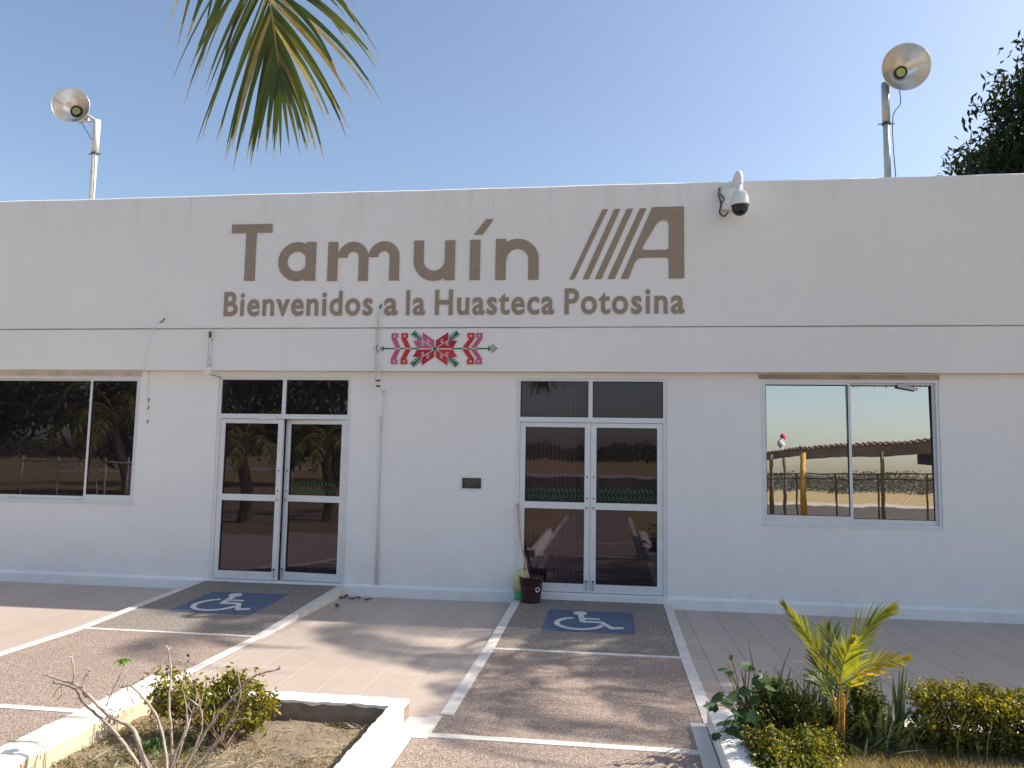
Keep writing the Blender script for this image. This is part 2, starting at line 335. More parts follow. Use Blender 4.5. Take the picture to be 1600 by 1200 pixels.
def leaf_cloud(name, C, D, L, W, mats, parent=None, loc=None, midx=None, fold=0.25):
    """C centres, D unit directions, L lengths, W widths: one folded leaf each (6 verts, 4 faces)"""
    n = len(C); R = RNG.normal(size=(n, 3)); S = np.cross(D, R); S /= np.linalg.norm(S, axis=1, keepdims=True) + 1e-9
    N = np.cross(D, S); L = L[:, None]; W = W[:, None]
    base = C - D * L * 0.5; tip = C + D * L * 0.5 - N * L * 0.06; mid = C + N * W * fold
    l1 = C + S * W * 0.5 - D * L * 0.08; r1 = C - S * W * 0.5 - D * L * 0.08
    V = np.stack([base, l1, tip, r1, mid], 1).reshape(-1, 3)
    k = np.arange(n)[:, None] * 5
    F = np.stack([k + [0, 4, 1], k + [1, 4, 2], k + [2, 4, 3], k + [3, 4, 0]], 1).reshape(-1, 3)
    if loc is None: loc = (0, 0, 0)
    off = np.array(loc if parent is None else parent_world(parent)); V = V - off
    me = bpy.data.meshes.new(name); me.vertices.add(len(V)); me.vertices.foreach_set('co', V.astype(np.float32).ravel())
    me.loops.add(F.size); me.loops.foreach_set('vertex_index', F.ravel().astype(np.int32))
    me.polygons.add(len(F)); me.polygons.foreach_set('loop_start', np.arange(0, F.size, 3, dtype=np.int32)); me.polygons.foreach_set('loop_total', np.full(len(F), 3, dtype=np.int32))
    for m in (mats if isinstance(mats, (list, tuple)) else [mats]): me.materials.append(m)
    if midx is not None: me.polygons.foreach_set('material_index', np.repeat(midx, 4).astype(np.int32))
    me.update(calc_edges=True); me.validate()
    o = bpy.data.objects.new(name, me); COL.objects.link(o)
    if parent is not None: o.parent = parent
    else: o.location = loc
    return o
def unit(a): return a / (np.linalg.norm(a, axis=1, keepdims=True) + 1e-9)

# ------------------------------------------------------------------ ground, apron, path, patio
g = MB(); NG = 40
g.add([(-900, -1400, -0.06), (900, -1400, -0.06), (900, 900, -0.06), (-900, 900, -0.06)], [(0, 1, 2, 3)])
struct(g.build('ground', M_GROUND))
def sheet(name, x0, x1, y0, y1, z, m, th=0.05):
    b = MB(); b.box(x0, x1, y0, y1, z - th, z); return struct(b.build(name, m))
sheet('apron', -12, 120, -62, -21, -0.035, M_ASPH, 0.02)
sheet('service_road', -60, 160, -76, -62.01, -0.025, M_CONC, 0.02)
sheet('yard_dirt', -40, -5.31, -20.9, -6.2, -0.012, M_SOIL, 0.03)
sheet('patio', -16, -5.12, -6.2, 0.0, -0.004, M_TILEL)
sheet('patio', -3.22, -1.12, -4.15, 0.0, -0.004, M_TILEL)
sheet('patio', 0.71, 14, -3.97, 0.0, -0.004, M_TILEP)
# the exposed aggregate path: left branch, middle branch and the piece behind
b = MB(); b.box(-5.12, -3.22, -14, -2.3, -0.05, 0.0); struct(b.build('path', M_PATH))
b = MB(); b.box(-1.12, 0.71, -4.15, -2.3, -0.05, 0.0); b.box(-1.19, 0.62, -20.8, -4.15, -0.05, 0.0); struct(b.build('path', M_PATH))
def wedge(mb, x0, x1, y0, y1, z0, z1, zb=-0.05, mi=0):     # top runs from z0 at y0 to z1 at y1
    mb.add([(x0, y0, zb), (x1, y0, zb), (x1, y1, zb), (x0, y1, zb), (x0, y0, z0), (x1, y0, z0), (x1, y1, z1), (x0, y1, z1)],
           [(0, 3, 2, 1), (4, 5, 6, 7), (0, 1, 5, 4), (1, 2, 6, 5), (2, 3, 7, 6), (3, 0, 4, 7)], mi)
def make_ramp(x0, x1, rise):
    b = MB(); wedge(b, x0 + 0.09, x1 - 0.09, -2.24, 0.0, 0.001, rise); r = struct(b.build('ramp', M_RAMP))
    for a, c in ((x0, x0 + 0.09), (x1 - 0.09, x1)):
        s = MB(); wedge(s, a, c, -2.24, 0.0, 0.006, rise + 0.006); s.build('edge_strip', M_STRIP, r)
    def zt(y): return 0.001 + (rise - 0.001) * (y + 2.24) / 2.24
    cx = (x0 + x1) / 2 + 0.0
    q = MB(); e = 0.004
    x_a, x_b, y_a, y_b = cx - 0.46, cx + 0.46, -1.52, -0.58
    q.prism([(x_a, y_a), (x_b, y_a), (x_b, y_b), (x_a, y_b)], lambda a, c: (a, c, zt(c) + e), lambda a, c: (a, c, zt(c) - 0.004))
    ps = q.build('painted_panel', M_BLUE, r); ps['label'] = 'faded blue painted rectangle behind the wheelchair symbol'
    w = MB(); h = 0.007
    def stroke(pts, wd, k):
        for i in range(len(pts) - 1):
            p0 = Vector(pts[i]); p1 = Vector(pts[i + 1]); d = (p1 - p0).normalized(); nn = Vector((-d.y, d.x)) * wd / 2
            poly = [p0 - nn - d * wd * 0.15, p0 + nn - d * wd * 0.15, p1 + nn + d * wd * 0.15, p1 - nn + d * wd * 0.15]
            z = h + 0.0006 * (k + i % 2)
            w.prism([(cx + a.x, -1.05 + a.y) for a in reversed(poly)], lambda a, c: (a, c, zt(c) + z), lambda a, c: (a, c, zt(c) + 0.002))
    arc = [(-0.10 + 0.235 * math.cos(t), -0.13 + 0.25 * math.sin(t)) for t in np.linspace(math.radians(112), math.radians(350), 16)]
    stroke(arc, 0.055, 0)
    stroke([(-0.10, 0.24), (-0.07, -0.06)], 0.062, 3); stroke([(-0.08, 0.08), (0.10, 0.08)], 0.05, 5)
    stroke([(-0.07, -0.06), (0.12, -0.06), (0.23, -0.30), (0.34, -0.26)], 0.055, 7)
    head = [(cx - 0.11 + 0.075 * math.cos(t), -1.05 + 0.32 + 0.075 * math.sin(t)) for t in np.linspace(0, 2 * PI, 17)[:-1]]
    w.prism(head, lambda a, c: (a, c, zt(c) + 0.012), lambda a, c: (a, c, zt(c) + 0.002))
    ws = w.build('wheelchair_symbol', M_MARK, r); ws['label'] = 'white painted wheelchair symbol on the ramp'
    return r
make_ramp(-5.12, -3.22, 0.11); make_ramp(-1.12, 0.71, 0.055)
def strips(name, rects, z=0.004, joint=0.33):
    b = MB()
    for (x0, x1, y0, y1) in rects:
        along_x = (x1 - x0) > (y1 - y0); a, c = (x0, x1) if along_x else (y0, y1); k = a
        while k < c - 0.01:
            e = min(k + joint, c)
            if along_x: b.box(k + 0.0012, e - 0.0012, y0, y1, -0.03, z + random.uniform(-0.0006, 0.0006))
            else: b.box(x0, x1, k + 0.0012, e - 0.0012, -0.03, z + random.uniform(-0.0006, 0.0006))
            k = e
    return struct(b.build(name, M_STRIP))
strips('path_border', [(-5.12, -3.22, -2.30, -2.24), (-5.03, -3.2, -4.50, -4.43), (-5.12, -5.03, -13.9, -2.30), (-3.31, -3.22, -4.0, -2.30)], 0.005)
strips('path_border', [(-1.12, 0.71, -2.30, -2.24), (-1.12, -1.03, -4.10, -2.30), (0.62, 0.71, -3.97, -2.30),
                       (-1.10, 0.53, -4.52, -4.45), (-1.31, -1.20, -13.9, -4.17), (-1.20, -1.10, -4.55, -4.12), (0.53, 0.625, -13.9, -3.97), (-1.10, 0.53, -6.7, -6.63)], 0.005)

# ------------------------------------------------------------------ planters
def rough_box(mb, x0, x1, y0, y1, z0, z1, seg_=0.12, amp=0.006, mi_top=0, mi_side=0):
    """box with a slightly uneven, softened whitewashed top"""
    seg = 0.035
    nx = max(2, int((x1 - x0) / seg)); ny = max(2, int((y1 - y0) / seg)); bev = 0.012
    def rnd(x, y): return amp * (math.sin(x * 31 + y * 17) + math.sin(x * 11 - y * 43 + 2) + math.sin(y * 71 + x * 57)) / 2
    xs = [x0 + (x1 - x0) * i / nx for i in range(nx + 1)]; ys = [y0 + (y1 - y0) * j / ny for j in range(ny + 1)]
    V = []; 
    for j, y in enumerate(ys):
        for i, x in enumerate(xs):
            e = (i in (0, nx)) or (j in (0, ny))
            V.append((x + rnd(y, x) * 0.4, y + rnd(x + 3, y) * 0.4, z1 + rnd(x, y) - (bev if e else 0)))
    F = [(j * (nx + 1) + i, j * (nx + 1) + i + 1, (j + 1) * (nx + 1) + i + 1, (j + 1) * (nx + 1) + i) for j in range(ny) for i in range(nx)]
    mb.add(V, F, mi_top, False)
    per = [(i, 0) for i in range(nx + 1)] + [(nx, j) for j in range(1, ny + 1)] + [(i, ny) for i in range(nx - 1, -1, -1)] + [(0, j) for j in range(ny - 1, 0, -1)]
    zm = z1 - 0.028
    top = [V[j * (nx + 1) + i] for i, j in per]; midr = [(v[0], v[1], zm + 0.007 * math.sin(v[0] * 37 + v[1] * 23) + random.uniform(-0.008, 0.006)) for v in top]; bot = [(v[0], v[1], z0) for v in top]
    n = len(per)
    mb.add(top + midr, [(k, k + n, (k + 1) % n + n, (k + 1) % n) for k in range(n)], mi_top)
    mb.add(midr + bot, [(k, k + n, (k + 1) % n + n, (k + 1) % n) for k in range(n)], mi_side)
pl = thing('planter', 'whitewashed low planter bed of dry bare soil with the leafless shrub', 'planter', (-2.2, -5.6, 0))
b = MB(); rough_box(b, -3.12, -1.31, -4.35, -4.19, -0.12, 0.13, 0.1, 0.004, 0, 1); b.build('back_curb', [M_CURBW, M_CURBC], pl)
b = MB(); rough_box(b, -1.40, -1.30, -8.2, -4.352, -0.12, 0.132, 0.1, 0.005, 0, 0); b.build('side_curb', [M_CURBW, M_CURBC], pl)
b = MB(); rough_box(b, -3.26, -3.02, -8.2, -4.0, -0.12, 0.128, 0.1, 0.004, 0, 1)
for y in (-4.95, -5.35, -5.75, -5.95):
    b.tube([(-3.25, y, 0.133), (-3.12, y + 0.015, 0.137), (-3.01, y, 0.134), (-3.008, y - 0.01, 0.0)], 0.004, 4, 1)
b.build('side_curb', [M_CURBW, simple('limewashed_block', (0.55, 0.46, 0.33), 0.9, 0.15, 5, 0.6, 26, 0, ((0.28, 0.22, 0.15), 7, 0.58))], pl)
b = MB(); nx, ny = 44, 90; V = []
for j in range(ny + 1):
    for i in range(nx + 1):
        x = -3.05 + 1.68 * i / nx; y = -8.2 + 3.9 * j / ny
        z = -0.015 + 0.012 * math.sin(x * 5 + y * 3) + 0.01 * math.sin(x * 13 - y * 9) + random.uniform(-0.006, 0.006)
        V.append((x, y, z))
b.add(V, [(j * (nx + 1) + i, j * (nx + 1) + i + 1, (j + 1) * (nx + 1) + i + 1, (j + 1) * (nx + 1) + i) for j in range(ny) for i in range(nx)], 0, True)
b.build('soil', M_SOIL, pl)

pr = thing('planter', 'whitewashed low planter bed with the hedge and small yellow palm', 'planter', (2.5, -5.6, 0))
b = MB(); rough_box(b, 0.635, 0.80, -8.2, -4.02, -0.12, 0.13, 0.1, 0.004); b.build('side_curb', M_CURBW, pr)
b = MB(); rough_box(b, 0.802, 8.0, -4.17, -4.02, -0.12, 0.13, 0.12, 0.004); b.build('back_curb', M_CURBW, pr)
b = MB(); nx, ny = 90, 60; V = []
for j in range(ny + 1):
    for i in range(nx + 1):
        x = 0.79 + 7.2 * i / nx; y = -8.2 + 4.06 * j / ny
        V.append((x, y, 0.01 + 0.012 * math.sin(x * 5 + y * 3) + random.uniform(-0.006, 0.006)))
b.add(V, [(j * (nx + 1) + i, j * (nx + 1) + i + 1, (j + 1) * (nx + 1) + i + 1, (j + 1) * (nx + 1) + i) for j in range(ny) for i in range(nx)], 0, True)
b.build('soil', M_SOIL, pr)

# ------------------------------------------------------------------ the terminal building
B = thing('terminal_building', 'long white single storey airport terminal with painted welcome lettering and glass doors', 'building', (-1, 4, 0))
XL, XR, YB = -13.0, 8.6, 8.0
HOLES = [(-9.6, -6.10, 1.03, 2.69), (-5.02, -3.24, 0.12, 2.69), (-1.14, 0.67, 0.12, 2.69), (1.75, 3.73, 1.00, 2.69)]
b = MB(); x = XL
for (x0, x1, z0, z1) in HOLES:
    b.box(x, x0, 0, 0.2, -0.1, 2.69); b.box(x0, x1, 0, 0.2, -0.1, z0); x = x1
b.box(x, XR, 0, 0.2, -0.1, 2.69); b.box(XL, XR, 0, 0.2, 2.69, 2.76)
b.box(XL, XL + 0.2, 0.2, YB - 0.2, -0.1, 4.6); b.box(XR - 0.2, XR, 0.2, YB - 0.2, -0.1, 4.6); b.box(XL, XR, YB - 0.2, YB, -0.1, 4.9)
b.build('wall', M_WALL, B)
def slab_face(x0, x1, y, z0, z1, depth, amp_top, mat, name, nz=4):
    """front band whose edges are hand plastered, so not dead straight"""
    n = int((x1 - x0) / 0.1); V = []; F = []
    def wv(x, s): return math.sin(x * 1.3 + s) * 0.5 + math.sin(x * 4.1 + 2 * s) * 0.3 + math.sin(x * 11.7 + s) * 0.2
    rows = []
    for i in range(n + 1):
        x = x0 + (x1 - x0) * i / n; zt = z1 + amp_top * wv(x, 1.0); zb = z0 + 0.003 * wv(x, 4)
        r = [(x, y + depth, zb), (x, y, zb)] + [(x, y + 0.003 * wv(x + k * 3, 2), zb + (zt - 0.012 - zb) * k / nz) for k in range(1, nz)] + [(x, y, zt - 0.014), (x, y + 0.014, zt), (x, y + depth, zt)]
        rows.append(r); V += r
    m = len(rows[0])
    for i in range(n):
        for k in range(m): F.append((i * m + k, (i + 1) * m + k, (i + 1) * m + (k + 1) % m, i * m + (k + 1) % m))
    F += [tuple(range(m)), tuple(range(n * m + m - 1, n * m - 1, -1))]
    q = MB(); q.add(V, F, 0, False); return q.build(name, mat, B)
slab_face(XL, XR, -0.10, 2.762, 3.305, 0.30, 0.0015, M_FASCIA, 'fascia')
slab_face(XL, XR, -0.106, 3.309, 5.07, 0.306, 0.006, M_FASCIA, 'parapet')
b = MB(); b.box(XL, XR, 0.2, YB - 0.2, 4.45, 4.6); b.build('roof', M_ROOF, B)
b = MB()
for x0, x1 in ((XL, -5.02), (-3.24, -1.14), (0.67, XR)):
    b.prism([(0, -0.1), (-0.035, -0.1), (-0.032, 0.11), (-0.012, 0.135), (0, 0.14)], lambda a, c: (x0, a - 0.001, c), lambda a, c: (x1, a - 0.001, c))
b.build('skirting', M_SKIRT, B)
for (x0, x1, z0, z1) in (HOLES[0], HOLES[3]): b = MB(); b.box(x0 - 0.02, x1 + 0.01, -0.006, -0.001, 2.692, 2.745); b.build('soffit_shade_strip', M_SOFFIT_SHADE if x0 > 1 else M_SOFFIT_SHADE2, B)  # thin strips whose colour paints the shade under the fascia
b = MB()          # hairline cracks and the seam between the two bands
b.box(XL, XR, -0.1078, -0.1, 3.3045, 3.3092)
for cx_, z0, z1 in ((-3.43, 3.32, 5.0), (-5.15, 3.34, 4.2)):
    z = z0; x = cx_
    while z < z1:
        x2 = x + random.uniform(-0.012, 0.012); z2 = z + random.uniform(0.06, 0.14)
        w = random.uniform(0.0003, 0.001)
        b.add([(x - w, -0.1105, z), (x + w, -0.1105, z), (x2 + w, -0.1105, z2), (x2 - w, -0.1105, z2)], [(0, 1, 2, 3)]); x, z = x2, z2
b.build('plaster_seam', M_CRACK, B)
b = MB(); b.box(XL + .2, XR - .2, 0.2, 6, 0.05, 0.12); b.build('interior_floor', M_INTF, B)
b = MB(); b.box(XL + .2, XR - .2, 4.2, 4.3, 0.12, 2.9); b.box(XL + .2, XR - .2, 0.2, 6, 2.9, 3.0)
for x in (-5.6, -2.2, 1.4): b.box(x, x + 0.12, 0.2, 4.2, 0.12, 2.9)
b.build('interior_wall', M_INT, B)
b = MB(); b.box(-5.02, -3.24, -0.03, 0.09, 0.08, 0.118); b.build('door_sill', M_SKIRT, B)
b = MB(); b.box(-1.14, 0.67, -0.035, 0.09, 0.03, 0.118); b.build('door_sill', M_SKIRT, B)

# --- lettering painted on the parapet
YF = -0.1085; TH = 0.004
def arc_band(mb, cx, cz, ro, ri, a0, a1, k=0, n=20, sz=1.0):
    for i in range(n):
        t0 = math.radians(a0 + (a1 - a0) * i / n); t1 = math.radians(a0 + (a1 - a0) * (i + 1) / n)
        mb.wallpoly([(cx + ri * math.cos(t0), cz + ri * sz * math.sin(t0)), (cx + ro * math.cos(t0), cz + ro * sz * math.sin(t0)),
                     (cx + ro * math.cos(t1), cz + ro * sz * math.sin(t1)), (cx + ri * math.cos(t1), cz + ri * sz * math.sin(t1))], YF, TH + 0.0006 * k)
def rc(mb, x0, x1, z0, z1, k=0): mb.wallpoly([(x0, z0), (x1, z0), (x1, z1), (x0, z1)], YF, TH + 0.0006 * k)
t = MB()
rc(t, -4.89, -4.337, 4.55, 4.665, 1); rc(t, -4.69, -4.545, 3.92, 4.55)                              # T
arc_band(t, -3.985, 4.163, 0.255, 0.128, 0, 360, 0, 40); rc(t, -3.873, -3.735, 3.91, 4.415, 1)       # a
rc(t, -3.578, -3.445, 3.905, 4.41, 1)                                                               # m
for c0 in (-3.245, -2.843):
    arc_band(t, c0, 4.205, 0.203, 0.075, 0, 180, 0); rc(t, c0 + 0.075, c0 + 0.203, 3.902, 4.205, 2 if c0 < -3 else 3)
c0 = -2.195
rc(t, -2.458, -2.328, 4.15, 4.408, 0); arc_band(t, c0, 4.155, 0.263, 0.135, 180, 360, 1, 24); rc(t, -2.06, -1.93, 3.898, 4.405, 2)  # u
rc(t, -1.742, -1.612, 3.895, 4.405, 1); t.wallpoly([(-1.70, 4.468), (-1.585, 4.468), (-1.452, 4.665), (-1.548, 4.665)], YF, TH)     # i with accent
rc(t, -1.42, -1.29, 3.892, 4.41, 1); arc_band(t, -1.147, 4.145, 0.263, 0.135, 0, 180, 0, 24); rc(t, -1.012, -0.884, 3.890, 4.145, 2) # n
tl = t.build('name_lettering', M_TAUPE, B); tl['label'] = 'large taupe painted letters reading Tamuín'
e = MB()
for i, (xb0, xb1, xt0, xt1) in enumerate([(-0.506, -0.446, -0.111, -0.045), (-0.346, -0.27, 0.033, 0.106), (-0.199, -0.116, 0.185, 0.26), (-0.047, 0.041, 0.340, 0.420)]):
    e.wallpoly([(xb0, 3.889), (xb1, 3.889), (xt1, 4.757), (xt0, 4.757)], YF, TH)
def rounded(pts, r, n=5):
    out = []; N = len(pts)
    for i in range(N):
        p = Vector(pts[i]); a = (Vector(pts[i - 1]) - p); c = (Vector(pts[(i + 1) % N]) - p); rr = min(r if not isinstance(r, list) else r[i], a.length * 0.5, c.length * 0.5)
        if rr < 1e-3: out.append(p); continue
        s0 = p + a.normalized() * rr; s1 = p + c.normalized() * rr
        for k in range(n + 1):
            u = k / n; out.append(s0 * (1 - u)**2 + p * 2 * u * (1 - u) + s1 * u * u)
    return out
cv = bpy.data.curves.new('emblem_a', 'CURVE'); cv.dimensions = '2D'; cv.fill_mode = 'BOTH'; cv.extrude = 0.002
def spl(pts):
    s = cv.splines.new('POLY'); s.points.add(len(pts) - 1); s.use_cyclic_u = True
    for i, q in enumerate(pts): s.points[i].co = (q[0], q[1], 0, 1)
spl(rounded([(0.112, 3.887), (0.204, 3.887), (0.305, 4.145), (0.684, 4.145), (0.684, 3.887), (0.866, 3.887), (0.866, 4.768), (0.49, 4.768)], [0, 0, 0.07, 0.05, 0, 0, 0, 0]))
spl(rounded([(0.352, 4.238), (0.684, 4.238), (0.684, 4.605), (0.565, 4.605)], [0.06, 0.045, 0.09, 0.16]))
tmp = bpy.data.objects.new('tmp', cv); me = bpy.data.meshes.new_from_object(tmp)
def add_flat(mb, me, sx, sz, x0, z0, y, mi=0):
    mb.add([(x0 + v.co.x * sx, y - 0.002 - v.co.z, z0 + v.co.y * sz) for v in me.vertices], [tuple(p.vertices) for p in me.polygons], mi)
add_flat(e, me, 1, 1, 0, 0, YF - 0.002)
bpy.data.objects.remove(tmp)
el = e.build('airport_emblem', M_TAUPE, B); el['label'] = 'taupe emblem of slanted bars and a letter A'
wd = MB()
for k, (word, x0, x1) in enumerate([('Bienvenidos', -4.945, -2.967), ('a', -2.818, -2.642), ('la', -2.537, -2.293), ('Huasteca', -2.169, -0.686), ('Potosina', -0.561, 0.868)]):
    c = bpy.data.curves.new('word', 'FONT'); c.body = word; c.offset = 0.021; c.extrude = 0.002; c.resolution_u = 4; c.space_character = 1.12
    tmp = bpy.data.objects.new('tmp', c); me = bpy.data.meshes.new_from_object(tmp); bpy.data.objects.remove(tmp)
    xs = [v.co.x for v in me.vertices]; sx = (x1 - x0) / (max(xs) - min(xs))
    c2 = bpy.data.curves.new('cap', 'FONT'); c2.body = 'H'; c2.offset = 0.021; tmp = bpy.data.objects.new('tmp', c2); m2 = bpy.data.meshes.new_from_object(tmp); bpy.data.objects.remove(tmp)
    zs = [v.co.y for v in m2.vertices]; sz = 0.318 / (max(zs) - min(zs))
    add_flat(wd, me, sx, sz, x0 - min(xs) * sx, 3.460 - min(zs) * sz, YF - 0.002)
wl_ = wd.build('welcome_lettering', M_TAUPE, B); wl_['label'] = 'taupe painted line reading Bienvenidos a la Huasteca Potosina'

# --- embroidery motif painted on the fascia (units: 1/6.667 photo pixel around its centre)
mo = MB(); KS = 0.001205; MX, MZ = -2.155, 3.04; YM = -0.1035
def mp_(cx, cy): return (MX + (cx - 797) * KS, MZ - (cy - 288) * KS)
def mpoly(pts, mi, k=0):
    P = [mp_(*q) for q in pts]; A = sum(P[i][0] * P[(i + 1) % len(P)][1] - P[(i + 1) % len(P)][0] * P[i][1] for i in range(len(P)))
    if A < 0: P.reverse()
    mo.wallpoly(P, YM, 0.003 + 0.001 * k, mi)
def mrect(x0, x1, y0, y1, mi, k=0): mpoly([(x0, y0), (x1, y0), (x1, y1), (x0, y1)], mi, k)
for sx in (-1, 1):
    for sy in (-1, 1):
        top = 0 if (sx < 0 and sy < 0) else (2 if (sx > 0 and sy < 0) or (sx < 0) else 1)
        top2 = top
        F = lambda pts: [(797 + sx * a, 290 + sy * c) for a, c in pts]
        mpoly(F([(9, 14), (9, 86), (134, 172), (134, 92)]), top, 1)
        mpoly(F([(22, 8), (140, 84), (232, 84), (186, 8)]), top2, 1)
        # little hooks inside the petals
        def hook(cx, cy, s):
            for (a, c, w_, h_) in ((0, 0, 34, 8), (-14, 10, 8, 14), (0, 18, 24, 8), (14, 26, 8, 14), (2, 34, 24, 8)):
                x0, y0 = cx + (a - w_ / 2 + (17 if w_ == 34 else 10)) * s, cy + c * 1.0
                mpoly(F([(x0, y0), (x0 + w_ * s, y0), (x0 + w_ * s, y0 + h_), (x0, y0 + h_)]), 4, 2)
        hook(62, 58, 0.8); hook(118, 34, 0.8)
        # green sprigs in the corners
        for i in range(4):
            a0 = 150 + i * 22; c0 = 94 + i * 18
            mpoly(F([(a0, c0), (a0 + 44, c0 - 6), (a0 + 44, c0 + 3), (a0, c0 + 12)]), 3, 1)
            mpoly(F([(a0, c0), (a0 + 9, c0), (a0 + 4, c0 + 44), (a0 - 5, c0 + 44)]), 3, 2)
        mpoly(F([(208, 142), (238, 142), (238, 174), (208, 174)]), 3, 3)
        mpoly(F([(140, 88), (150, 84), (230, 158), (222, 166)]), 3, 4)
# the green line, its diamonds and the chevrons on both sides
mrect(240, 620, 282, 294, 3, 0); mrect(980, 1360, 282, 294, 3, 0)
mrect(785, 809, 278, 302, 3, 3); mrect(778, 816, 285, 295, 3, 4); mrect(792, 802, 271, 309, 3, 5)
for cx_ in (1400, 197):
    for a, c in ((0, -34), (0, 34), (-34, 0), (34, 0), (-17, -17), (17, -17), (-17, 17), (17, 17), (0, 0)):
        if cx_ == 197 and abs(a) == 0 and c == 0: continue
        mrect(cx_ + a - 7, cx_ + a + 7, 287 + c - 7, 287 + c + 7, 3, 1)
mrect(244, 256, 262, 312, 3, 2); mrect(1352, 1364, 262, 312, 3, 2)
def chev(x_mid, x_out, mi, wd_, hook_dir):
    # stepped diagonal band from the line outwards, then a square hook
    N = 9
    for s in (-1, 1):
        for i in range(N):
            u0 = i / N; xa = x_mid + (x_out - x_mid) * min(1, u0 * 1.25); y0 = 288 + s * (8 + 112 * u0); y1 = 288 + s * (8 + 112 * (i + 1) / N)
            mrect(xa - wd_ / 2, xa + wd_ / 2, min(y0, y1) - 0.4, max(y0, y1) + 0.4, mi, 1 + (i % 2))
        y0, y1 = 288 + s * 119, 288 + s * 158
        o = x_out
        mrect(o - wd_ / 2, o - wd_ / 2 + 22, min(y0, y1), max(y0, y1), mi, 3) if hook_dir > 0 else mrect(o + wd_ / 2 - 22, o + wd_ / 2, min(y0, y1), max(y0, y1), mi, 3)
        a, c = (o - wd_ / 2, o + wd_ / 2 + 18) if hook_dir > 0 else (o - wd_ / 2 - 18, o + wd_ / 2)
        mrect(a, c, min(288 + s * 142, 288 + s * 160), max(288 + s * 142, 288 + s * 160), mi, 4)
        a2, c2 = (c - 22, c) if hook_dir > 0 else (a, a + 22)
        mrect(a2, c2, min(288 + s * 112, 288 + s * 145), max(288 + s * 112, 288 + s * 145), mi, 5)
chev(405, 362, 0, 52, 1); chev(512, 466, 1, 54, 1); chev(1115, 1178, 1, 54, -1); chev(1200, 1264, 0, 50, -1)
mrect(372, 432, 283, 293, 4, 6); mrect(480, 542, 283, 293, 4, 6); mrect(1085, 1140, 283, 293, 4, 6); mrect(1172, 1226, 283, 293, 4, 6)
mt = mo.build('embroidery_motif', [M_PINK, M_RED, M_CRIM, M_GREEN, M_PALE], B); mt['label'] = 'painted pink, red and green star and chevron embroidery pattern'

# --- windows and doors
def frame_rect(mb, x0, x1, z0, z1, w, y0, y1, wb=None, wt=None, mi=0):
    wb = wb or w; wt = wt or w
    mb.box(x0, x0 + w, y0, y1, z0, z1, mi); mb.box(x1 - w, x1, y0, y1, z0, z1, mi)
    mb.box(x0 + w, x1 - w, y0 + 0.001, y1 - 0.001, z0, z0 + wb, mi); mb.box(x0 + w, x1 - w, y0 + 0.001, y1 - 0.001, z1 - wt, z1, mi)
def pane(x0, x1, z0, z1, y, mat, par, tilt=0.0, yaw=0.0):
    b = MB(); h = z1 - z0; tw = math.tan(yaw) * (x1 - x0)
    b.add([(x0, y, z0), (x1, y + tw, z0), (x1, y + tw + tilt * h, z1), (x0, y + tilt * h, z1)], [(0, 1, 2, 3)])
    b.add([(x0, y + .005, z0), (x1, y + tw + .005, z0), (x1, y + tw + tilt * h + .005, z1), (x0, y + tilt * h + .005, z1)], [(3, 2, 1, 0)]) if mat is None else None
    return b.build('pane', mat, par)
def window(x0, x1, z0, z1, xm, mat, label, tilt, left_sash):
    b = MB(); frame_rect(b, x0, x1, z0, z1, 0.032, 0.012, 0.09, 0.035, 0.035)
    b.box(x0 - 0.005, x1 + 0.02, -0.005, 0.012, z0 - 0.018, z0 + 0.004)
    wn_ = b.build('window', M_ALU, B); wn_['label'] = label
    s = MB(); a0, a1 = (x0 + 0.032, xm + 0.02) if left_sash else (xm - 0.02, x1 - 0.032)
    frame_rect(s, a0, a1, z0 + 0.035, z1 - 0.035, 0.030, 0.020, 0.045, 0.075, 0.025); s.build('sash', M_ALU, wn_)
    s = MB(); c0, c1 = (xm - 0.02, x1 - 0.032) if left_sash else (x0 + 0.032, xm + 0.02)
    frame_rect(s, c0, c1, z0 + 0.035, z1 - 0.035, 0.028, 0.050, 0.075, 0.05, 0.025); s.build('sash', M_ALU, wn_)
    gk = MB()
    for (u0, u1, yy, wb) in ((a0 + 0.03, a1 - 0.03, 0.030, 0.075), (c0 + 0.028, c1 - 0.028, 0.058, 0.05)):
        frame_rect(gk, u0, u1, z0 + 0.035 + wb, z1 - 0.06, 0.007, yy - 0.003, yy + 0.012)
    gk.build('gasket', M_GASKET, wn_)
    pane(a0 + 0.03, a1 - 0.03, z0 + 0.11, z1 - 0.06, 0.0335, mat, wn_, tilt)
    pane(c0 + 0.028, c1 - 0.028, z0 + 0.085, z1 - 0.06, 0.0625, mat, wn_, tilt)
    return wn_
window(-9.6, -6.10, 1.03, 2.69, -6.80, M_GLASS, 'dark tinted sliding window with aluminium frame', 0.004, False)
wr = window(1.75, 3.73, 1.00, 2.69, 2.75, M_MIRROR, 'sliding window covered in mirror film reflecting the apron', 0.0, True)
